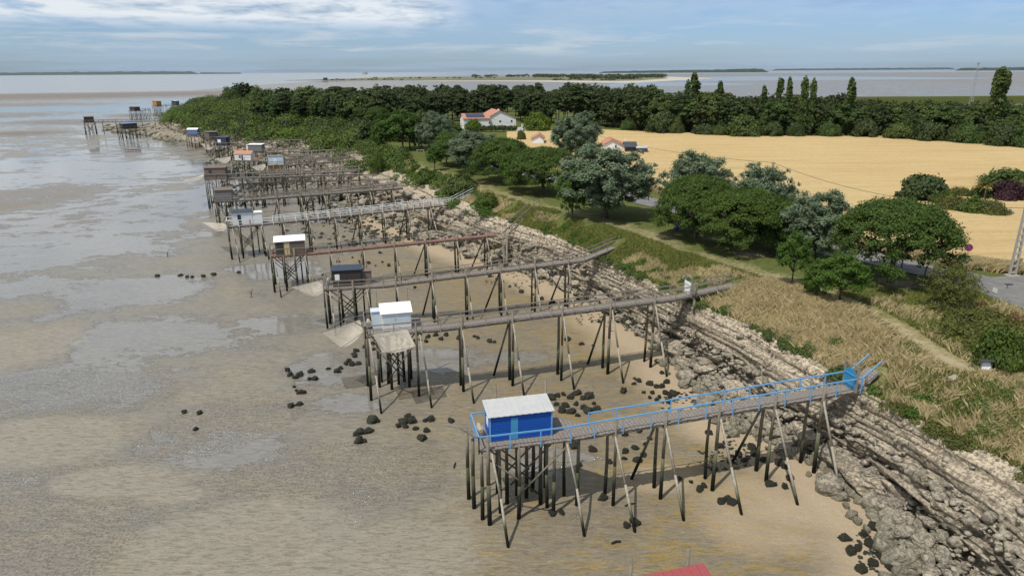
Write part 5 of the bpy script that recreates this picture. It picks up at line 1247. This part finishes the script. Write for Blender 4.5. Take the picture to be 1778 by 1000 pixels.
# ------------------------------------------------------------------ buildings
def house(lab, p0, p1, depth, hw, hr, ridge='across', peak=.5, parts=(), roofmat='tile', wallmat='render_wall', name='house', cat='house', drop=0., ov=.3, side=0.):
    a, b = hit(*p0), hit(*p1); a[2] = b[2] = min(a[2], b[2])-drop; e = (b-a)/np.linalg.norm(b-a); L_ = np.linalg.norm(b-a); n = np.array([-e[1], e[0], 0])
    if n[1] < 0: n = -n
    r = empty(name, tuple(a), lab, cat); up = np.array([0, 0, 1.])
    P = lambda x, y, z: a+e*x+n*y+up*z
    m = MB()
    if ridge == 'across':      # gable faces the camera
        h2 = hw[1] if hasattr(hw, '__len__') else hw; h1 = hw[0] if hasattr(hw, '__len__') else hw; xm = L_*peak
        f = [P(0, 0, 0), P(L_, 0, 0), P(L_, 0, h2), P(xm, 0, hr), P(0, 0, h1)]; g = [p+n*depth for p in f]
        m.add(f+g, [(0, 1, 2, 3, 4), (9, 8, 7, 6, 5), (1, 6, 7, 2), (5, 0, 4, 9), (0, 5, 6, 1)])
        w_ = m.build('wall', wallmat, r)
        q = MB()
        for (x0, z0, x1, z1) in ((-ov, h1-.12, xm, hr+.02), (L_+ov, h2-.12, xm, hr+.02)):
            c = [P(x0, -ov, z0), P(x1, -ov, z1), P(x1, depth+ov, z1), P(x0, depth+ov, z0)]
            q.hexa([k+up*.02 for k in c]+[k+up*.2 for k in c]) if x0 < x1 else q.hexa([k+up*.02 for k in c[::-1]]+[k+up*.2 for k in c[::-1]])
    else:                      # eaves face the camera
        h1 = hw; f = [P(0, 0, 0), P(0, depth, 0), P(0, depth, h1), P(0, depth/2, hr), P(0, 0, h1)]; g = [p+e*L_ for p in f]
        m.add(f+g, [(4, 3, 2, 1, 0), (5, 6, 7, 8, 9), (0, 5, 9, 4), (1, 2, 7, 6), (0, 1, 6, 5)])
        w_ = m.build('wall', wallmat, r); q = MB()
        for (y0, z0, y1, z1) in ((-ov, h1-.12, depth/2, hr+.02), (depth+ov, h1-.12, depth/2, hr+.02)):
            c = [P(-ov, y0, z0), P(L_+ov, y0, z0), P(L_+ov, y1, z1), P(-ov, y1, z1)]
            q.hexa([k+up*.02 for k in c]+[k+up*.2 for k in c])
    rf = q.build('roof', roofmat, r)
    for (nm, x0, x1, z0, z1, mat) in parts:
        q = MB()
        if nm == 'chimney': c = [P(x0, 2, z0), P(x1, 2, z0), P(x1, 2.6, z0), P(x0, 2.6, z0)]; q.hexa(c+[k+up*(z1-z0) for k in c])
        elif nm == 'solar_panel': 
            y0, y1 = .5, depth/2-.6; s_ = (hr-hw)/(depth/2); c = [P(x0, y0, hw+s_*y0+.28), P(x1, y0, hw+s_*y0+.28), P(x1, y1, hw+s_*y1+.28), P(x0, y1, hw+s_*y1+.28)]; q.hexa(c+[k+up*.08 for k in c])
        else: c = [P(x0, -.05, z0), P(x1, -.05, z0), P(x1, .1, z0), P(x0, .1, z0)]; q.hexa(c+[k+up*(z1-z0) for k in c])
        q.build(nm, mat, r)
    return r
house('white farmhouse with terracotta roof and broad gable, at the edge of the dark wood', (851,224), (896,223), 14, (4.3, 3.8), 6.1, 'across', .38, [('window', 3.2, 3.8, 2.4, 3.0, 'dark_glass'), ('window', 7.2, 7.8, 2.4, 3.0, 'dark_glass'), ('chimney', 3.2, 3.7, 5.7, 6.7, 'render_wall')], drop=.3)
house('lower white wing of the farmhouse with solar panels on its terracotta roof', (806,226), (850.5,225), 9, 3.9, 5.2, 'along', .5, [('solar_panel', 1.0, 7.2, 0, 0, 'navy'), ('window', 2.8, 3.4, 2.0, 2.6, 'dark_glass'), ('window', 8.4, 9.0, 2.2, 2.8, 'dark_glass')], drop=.3)
house('small white cottage corner with terracotta roof, left of the tall silvery poplar', (923,253), (944,253), 7, 1.9, 2.9, 'across', .6, drop=.2)
house('white cottage gable with terracotta roof and chimney, in front of the wheat', (1050,266), (1084,266), 8, (2.3, 1.9), 3.2, 'across', .35, [('chimney', 4.9, 5.2, 2.2, 3.4, 'render_wall'), ('window', 2.4, 2.8, 1.5, 2.1, 'dark_glass')], drop=.2)
house('dark slate roofed shed against the right of the cottage', (1086,268), (1104,268), 5, 1.7, 2.5, 'along', .5, roofmat='slate', wallmat='dark_board', name='shed', cat='shed')
house('grey green lean to shelter with pale flat roof at the end of the shed', (1105,269), (1124,269), 4, 1.6, 1.75, 'along', .5, roofmat='grey_zinc', wallmat='slate', name='shelter', cat='shelter', ov=.1)
# trimmed hedge and gate wall in front of the farmhouse
a, b = hit(834, 229), hit(893, 229); e_ = (b-a)/np.linalg.norm(b-a)
r_ = np.random.RandomState(1); C_ = np.array([a+(b-a)*k+np.array([0, 0, .9]) for k in np.linspace(0, 1, 34)])+r_.normal(0, .15, (34, 3)); V, F_, T_ = leaves(C_, np.full((34, 3), .85), 7000, .22, 3)
tag(link('hedge', fastmesh('hedge', V, F_, dict(tint=T_)), 'leaf_dark'), 'long trimmed dark hedge in front of the white farmhouse', 'hedge')
a, b = hit(897, 228), hit(907, 228); m = MB(); m.bar(a+np.array([0, 0, .6]), b+np.array([0, 0, .6]), .25, 1.2); gw = empty('gate_wall', tuple(a), 'low white wall and gate posts right of the farmhouse', 'wall'); m.build('wall', 'render_wall', gw)
for p in ((907, 228), (913, 228)): q = hit(*p); m = MB(); m.box((q[0], q[1], q[2]+1.1), (.6, .6, 2.4)); m.build('gate_post', 'render_wall', gw)
# ------------------------------------------------------------------ poles, wires, signs
def vheight(p, row):
    d = ray(proj(p)[0], row); k = math.hypot(p[0], p[1])/math.hypot(d[0], d[1]); return CH+d[2]*k-p[2]
PT = {}
for key, bx, by, h, lab in (('A', 1757, 479, 10.5, 'tall concrete lattice utility pole at the edge of the wheat on the right'),):
    p = hit(bx, by); r = empty('utility_pole', tuple(p), lab, 'utility pole'); m = MB()
    for s_ in (-1, 1):
        P = [(p[0]+s_*.28-.07, p[1]-.12, p[2]-.2), (p[0]+s_*.28+.07, p[1]-.12, p[2]-.2), (p[0]+s_*.28+.07, p[1]+.12, p[2]-.2), (p[0]+s_*.28-.07, p[1]+.12, p[2]-.2)]
        T = [(p[0]+s_*.12-.06, p[1]-.09, p[2]+h), (p[0]+s_*.12+.06, p[1]-.09, p[2]+h), (p[0]+s_*.12+.06, p[1]+.09, p[2]+h), (p[0]+s_*.12-.06, p[1]+.09, p[2]+h)]
        m.hexa(P+T)
    for i in range(17):
        z = .35+i*h/17; w_ = .56-.34*z/h; m.box((p[0], p[1], p[2]+z), (w_, .14, .16))
    m.build('mast', 'concrete', r); m = MB(); m.box((p[0], p[1], p[2]+.02), (1.1, .8, .16)); m.build('footing', 'concrete', r)
    m = MB(); m.box((p[0]-.15, p[1]-.14, p[2]+6.6), (.42, .1, .18)); m.build('bracket', 'galv', r); PT[key] = np.array([p[0]-.2, p[1]-.1, p[2]+6.6])
for key, bx, by, top, lab in (('B', 1331, 392, 281, 'weathered wooden utility pole rising behind the right hand trees'), ('C', 989, 270, 219, 'grey utility pole in front of the tall poplar by the terracotta roofs'), ('D', 852, 229, 205, 'dark utility pole in front of the farmhouse gable')):
    p = hit(bx, by); h = vheight(p, top); r = empty('utility_pole', tuple(p), lab, 'utility pole')
    MB().tube(p-np.array([0, 0, .3]), p+np.array([0, 0, h]), .16, .11, 8).build('mast', 'post_wood', r, smooth=True)
    m = MB(); m.box((p[0], p[1], p[2]+h-.25), (.5, .1, .1))
    for s_ in (-.2, .2): m.box((p[0]+s_, p[1], p[2]+h-.12), (.06, .06, .14))
    m.build('crossarm', 'galv', r); PT[key] = p+np.array([0, 0, h-.1])
for a_, b_, lab, sg in (('A', 'B', 'black overhead cable sagging from the concrete pole to the wooden pole', 1.3), ('B', 'C', 'overhead cable running left from the wooden pole behind the trees', 1.2), ('C', 'D', 'overhead cable between the pole by the poplar and the farmhouse pole', 1.0)):
    m = MB(); pts = [PT[a_]*(1-k)+PT[b_]*k-np.array([0, 0, 4*sg*k*(1-k)]) for k in np.linspace(0, 1, 22)]; m.path(pts, .022, 5); tag(m.build('cable', 'wire_black'), lab, 'cable')
# round no stopping sign
p = hit(1674, 470); r = empty('road_sign', tuple(p), 'round purple no stopping sign with red rim on a grey post by the wheat', 'road sign')
MB().tube(p, p+np.array([0, 0, 2.6]), .04, n=8).build('post', 'galv', r)
dirv = np.array([-.45, -.87, .05]); dirv /= np.linalg.norm(dirv); c = p+np.array([0, 0, 2.35])
MB().tube(c, c+dirv*.03, .36, n=28).build('plate', 'signal_red', r); MB().tube(c+dirv*.032, c+dirv*.045, .29, n=28).build('sign_face', 'purple_sign', r)
sd = np.cross(dirv, [0, 0, 1]); sd /= np.linalg.norm(sd); m = MB()
for k in (1, -1): m.tube(c+dirv*.055+(sd+np.array([0, 0, k]))*.2, c+dirv*.055-(sd+np.array([0, 0, k]))*.2, .03, n=5)
m.build('cross', 'signal_red', r)
# barrier, post box sign, bollard
a, b = hit(1708, 512), hit(1739, 527); r = empty('barrier', tuple(a), 'grey metal crowd barrier with a white notice at the road junction', 'barrier'); m = MB(); up = np.array([0, 0, 1.])
m.tube(a+up*.15, b+up*.15, .02, n=5).tube(a+up*1.1, b+up*1.1, .022, n=5).tube(a, a+up*1.1, .022, n=5).tube(b, b+up*1.1, .022, n=5)
for k in np.linspace(.06, .94, 13): q = a*(1-k)+b*k; m.tube(q+up*.15, q+up*1.1, .011, n=4)
m.build('frame', 'galv', r); q = a*.45+b*.55; e_ = (b-a)/np.linalg.norm(b-a); nn = np.array([-e_[1], e_[0], 0])
m = MB(); c = [q-e_*.28-nn*.04+up*.65, q+e_*.28-nn*.04+up*.65, q+e_*.28-nn*.02+up*.65, q-e_*.28-nn*.02+up*.65]; m.hexa(c+[k+up*.38 for k in c]); m.build('notice', 'white_sheet', r)
p = hit(1742, 529); r = empty('sign_post', tuple(p), 'thin post with a small dark tilted board beside the metal barrier', 'sign post'); MB().tube(p, p+up*1.75, .035, n=7).build('post', 'galv', r); m = MB(); m.box(p+np.array([.1, 0, 1.8]), (.5, .35, .07)); m.build('board', 'slate', r)
for i, (bx, by) in enumerate(((1565, 466), (1606, 479))):
    p = hit(bx, by); m = MB(); m.path([p, p+up*.85, p+up*.95], [.07, .065, .045], 8); tag(m.build('bollard', 'bark', smooth=True), 'short dark wooden bollard on the verge under the biggest umbrella pine', 'bollard', 'bollards along the verge')
# information board and pale stone in the dry grass
p = hit(1709, 652); r = empty('information_board', tuple(p), 'low wooden framed notice board with white panel in the meadow at right', 'notice board'); m = MB()
for s_ in (-.33, .33): m.tube(p+np.array([s_, 0, -.1]), p+np.array([s_, 0, 1.0]), .04, n=6)
m.build('post', 'rail_wood', r); m = MB(); m.hexa([p+np.array(k) for k in [(-.3, -.12, .25), (.3, -.12, .25), (.3, -.07, .27), (-.3, -.07, .27), (-.3, .1, .95), (.3, .1, .95), (.3, .14, .93), (-.3, .14, .93)]]); m.build('panel', 'white_sheet', r)
m = MB(); m.box(p+np.array([0, .05, 1.04]), (.86, .42, .06)); m.build('roof', 'slate', r)
p = hit(1655, 661); me = rockmesh('stone', 91, 3, .5, .5); o = tag(link('stone', me, 'pale_rock'), 'pale grey flat stone lying in the dry grass left of the notice board', 'stone'); o.location = (p[0], p[1], p[2]+.2); o.scale = (.5, .33, .45)
# park bench and stones on the lawn
p = hit(730, 264); r = empty('park_bench', tuple(p), 'small grey bench on the lawn near the top of the mown track', 'bench'); m = MB(); m.box(p+up*.45, (2.0, .5, .07)); m.build('seat', 'concrete', r)
for s_ in (-.8, .8): m = MB(); m.box(p+np.array([s_, 0, .2]), (.15, .45, .43)); m.build('leg', 'concrete', r)
for i, (bx, by) in enumerate(((674,262),(679,262),(684,263),(689,262),(681,259))):
    p = hit(bx, by); putrock('stone', BM[i], (p[0], p[1], p[2]+.2), .55, 'dark stone in the little pile by the tiny bush at the top of the lawn', 'stone', 'dark stones piled on the lawn')
p = hit(762, 299); putrock('stone', BM[4], (p[0], p[1], p[2]+.15), .4, 'grey stone at the foot of the lone small tree on the lawn', 'stone', None)
# ------------------------------------------------------------------ seated person in the shade
def person(px, py):
    p = hit(px, py); r = empty('person', tuple(p), 'person in dark blue clothes sitting on the grass in the shade of the leftmost pine', 'person')
    J = [(0,0,.12),(0,.02,.35),(0,.04,.58),(0,.03,.70),(0,-.01,.83),(0,-.02,.93),(-.19,.03,.56),(-.27,-.12,.36),(-.16,-.30,.34),(.19,.03,.56),(.27,-.12,.36),(.12,-.32,.36),(-.11,-.02,.12),(-.16,-.38,.42),(-.15,-.60,.08),(-.15,-.74,.06),(.11,-.02,.12),(.16,-.38,.44),(.15,-.62,.08),(.15,-.76,.06)]
    E_ = [(0,1),(1,2),(2,3),(3,4),(4,5),(2,6),(6,7),(7,8),(2,9),(9,10),(10,11),(0,12),(12,13),(13,14),(14,15),(0,16),(16,17),(17,18),(18,19)]
    Rd = [.15,.14,.15,.06,.095,.08,.06,.045,.035,.06,.045,.035,.10,.07,.045,.04,.10,.07,.045,.04]
    me = bpy.data.meshes.new('body'); me.from_pydata(J, E_, []); me.update()
    o = bpy.data.objects.new('body', me); COL.objects.link(o); sk = o.modifiers.new('skin', 'SKIN')
    for v, q in zip(me.skin_vertices[0].data, Rd): v.radius = (q, q)
    me.skin_vertices[0].data[0].use_root = True
    o.modifiers.new('sub', 'SUBSURF').levels = 1
    me.materials.append(MATS['cloth_blue']); o.parent = r
    h = MB(); 
    import bmesh
    bm = bmesh.new(); bmesh.ops.create_uvsphere(bm, u_segments=12, v_segments=8, radius=.115); hm = bpy.data.meshes.new('hair'); bm.to_mesh(hm); bm.free(); hm.materials.append(MATS['bark'])
    ho = bpy.data.objects.new('hair', hm); COL.objects.link(ho); ho.parent = r; ho.location = (0, .03, .92); ho.scale = (1, 1, .95)
    bm = bmesh.new(); bmesh.ops.create_uvsphere(bm, u_segments=12, v_segments=8, radius=.1); hm = bpy.data.meshes.new('face'); bm.to_mesh(hm); bm.free(); hm.materials.append(MATS['skin'])
    ho = bpy.data.objects.new('face', hm); COL.objects.link(ho); ho.parent = r; ho.location = (0, -.03, .88); ho.scale = (.85, .9, 1.1)
    r.rotation_euler = (0, 0, R(-50)); r.scale = (1.1, 1.1, 1.1)
person(1176, 401)
# ------------------------------------------------------------------ far shore, islands, tower, fort
simple('far_wood', (.022, .036, .018), (.045, .062, .030), .02, .95, 0, .1)
simple('far_field', (.20, .18, .10), (.10, .12, .055), .01, .95, 0, .1, stretch=(1, 3, 1))
simple('far_sand', (.42, .38, .31), (.50, .46, .38), .02, .95, 0, .1)
def ridge(name, px0, px1, D, rows, mat, lab=None, depth=.08, kind='structure', n=60, seed=1, z0=-.5, cat=None):
    V = []; nc = 7
    for i in range(n):
        px = px0+(px1-px0)*i/(n-1); d = ray(px, 124.1-(px-889)*.0061); d = d/math.hypot(d[0], d[1]); p = d*D
        row = np.interp(px, [r[0] for r in rows], [r[1] for r in rows]); q = ray(px, row); k = D/math.hypot(q[0], q[1]); h = max(.3, CH+q[2]*k)
        h *= (1+.25*(mnoise.noise(Vector((i*.45, seed, 0)))))*min(1, min(i, n-1-i)/2+.1)
        for j in range(nc):
            a = math.pi*j/(nc-1); r_ = 1-depth*math.cos(a)*1.; V.append((p[0]*r_, p[1]*r_, z0+max(0, math.sin(a))**.6*h))
    o = link(name, fastmesh(name, V, gridfaces(n, nc), {}, False), mat); tag(o, lab, cat, kind=kind); return o
ridge('far_island', -60, 346, 24000, [(-60, 127.3), (100, 125.6), (250, 124.6), (346, 124.6)], 'far_wood', seed=2)
ridge('far_island', 346, 420, 26000, [(346, 126), (420, 126.6)], 'far_wood', seed=3)
ridge('far_island', 1040, 1335, 9000, [(1040, 124.5), (1150, 122.5), (1250, 121.2), (1310, 119.2), (1335, 121.8)], 'far_wood', seed=4)
ridge('far_island', 1340, 1660, 26000, [(1340, 120), (1660, 117.6)], 'far_wood', seed=5)
ridge('far_island', 1660, 1900, 12000, [(1660, 118.5), (1720, 118), (1900, 115)], 'far_wood', seed=6)
# the low near island: pale beach, fields, woods
def strip(name, L, z, mat, kind='structure'): return sheet(name, [G(a, b)[:2] for a, b in L][::-1], z, mat)
strip('island_shore', [(690, 139.0), (760, 141.2), (900, 141.8), (1010, 143.6), (1100, 144.5), (1160, 141), (1240, 136.5), (1160, 133.6), (1000, 133.5), (860, 133.8), (760, 135.2)], .06, 'far_sand')
strip('island_fields', [(490, 140.5), (640, 139.6), (800, 140.2), (960, 140.0), (1060, 141), (1110, 140.2), (1160, 136.5), (1150, 133.9), (1000, 133.8), (870, 133.9), (700, 134.6), (560, 138.4)], .5, 'far_field')
def farwood(L, lab, seed, hgt=9.):
    r_ = np.random.RandomState(seed); C_ = []; Rr = []
    for (a, b, row, n_) in L:
        for i in range(n_):
            p = G(r_.uniform(a, b), row+r_.uniform(-.35, .35)); s = hgt*r_.uniform(.5, 1.0); C_.append((p[0], p[1], s*.55)); Rr.append((s*1.5, s*1.5, s*.75))
    V, F_, T_ = leaves(np.array(C_), np.array(Rr), len(C_)*70, hgt*.22, seed)
    tag(link('far_trees', fastmesh('far_trees', V, F_, dict(tint=T_)), 'leaf_dark'), lab, 'far wood', kind='stuff')
farwood([(885, 1000, 134.2, 50), (1000, 1030, 134.4, 16), (1085, 1150, 135.3, 46), (930, 1000, 135.6, 10), (1020, 1160, 134.2, 30), (990, 1110, 138.2, 34), (820, 885, 134.6, 12)], 'dark low woods on the island across the flats', 4, 12.)
farwood([(640, 860, 136.6, 30), (560, 700, 139.6, 22), (960, 1070, 140.2, 22)], 'sparse bushes along the near rim of the island', 6, 5.)
# sea fort on the horizon
D = 9000; d = ray(633, 125.6); d = d/math.hypot(d[0], d[1]); p = np.array([d[0]*D, d[1]*D, 0]); m = MB(); n = 28
V = []; r = empty('sea_fort', tuple(p), 'oval grey stone fort standing in the sea on the horizon', 'fort')
for z, k in ((-1, 1), (27, 1), (27, .7), (20, .7)):
    for i in range(n): a = 6.2832*i/n; V.append((p[0]+34*k*math.cos(a), p[1]+16*k*math.sin(a), z))
m.add(V, [(j*n+i, j*n+(i+1) % n, (j+1)*n+(i+1) % n, (j+1)*n+i) for j in range(3) for i in range(n)]); m.build('wall', 'concrete', r)
m = MB(); m.tube(p+np.array([20, 0, 20]), p+np.array([20, 0, 36]), 4, n=10); m.build('tower', 'concrete', r)
# lattice mast above the wood on the right
p = hit(1682, 200); r = empty('lattice_mast', tuple(p), 'thin steel lattice mast rising above the wood beside the right hand poplar', 'mast'); h = vheight(p, 110); m = MB()
for i, (x, y) in enumerate(((-1, -1), (1, -1), (1, 1), (-1, 1))): m.tube(p+np.array([x*.9, y*.9, 0]), p+np.array([x*.35, y*.35, h]), .10, .07, 4)
for k in range(14):
    z0, z1 = h*k/14, h*(k+1)/14; w0, w1 = .9-.55*k/14, .9-.55*(k+1)/14; s_ = 1 if k % 2 else -1
    for y in (-1, 1): m.tube(p+np.array([-s_*w0, y*w0, z0]), p+np.array([s_*w1, y*w1, z1]), .06, n=4)
m.build('lattice', 'galv', r); m = MB(); m.box(p+up*(h+.1), (1.6, 1.6, .25)); m.build('platform', 'galv', r)
# lone pier hut out on the far flats
pier('tiny grey fishing pier far out beyond the wood, left of the island', (563,139.5,6), (600,139,6), 12, 10, o=1, wl=2, cabin=(1, 11, 1, 8, 6, 'slate', 'slate', 'mono', dict(rise=.5)), detail=0, span=12, braces=None)
# ------------------------------------------------------------------ haze: closed box of thin air
hb = MB(); hb.box((0, 30000, 34.0), (150000, 66000, 74.0)); hz = hb.build('haze', None)
tag(hz, 'thin pale blue sea air over the whole shore', 'haze', kind='stuff')
hm = bpy.data.materials.new('haze'); hm.use_nodes = True; t = NT(hm.node_tree)
pv = t.n('ShaderNodeVolumePrincipled', {'Color': (.72, .84, 1.0), 'Density': 1.2e-5, 'Anisotropy': .2})
t.n('ShaderNodeOutputMaterial', {'Volume': pv.outputs[0]}); hz.data.materials.append(hm)
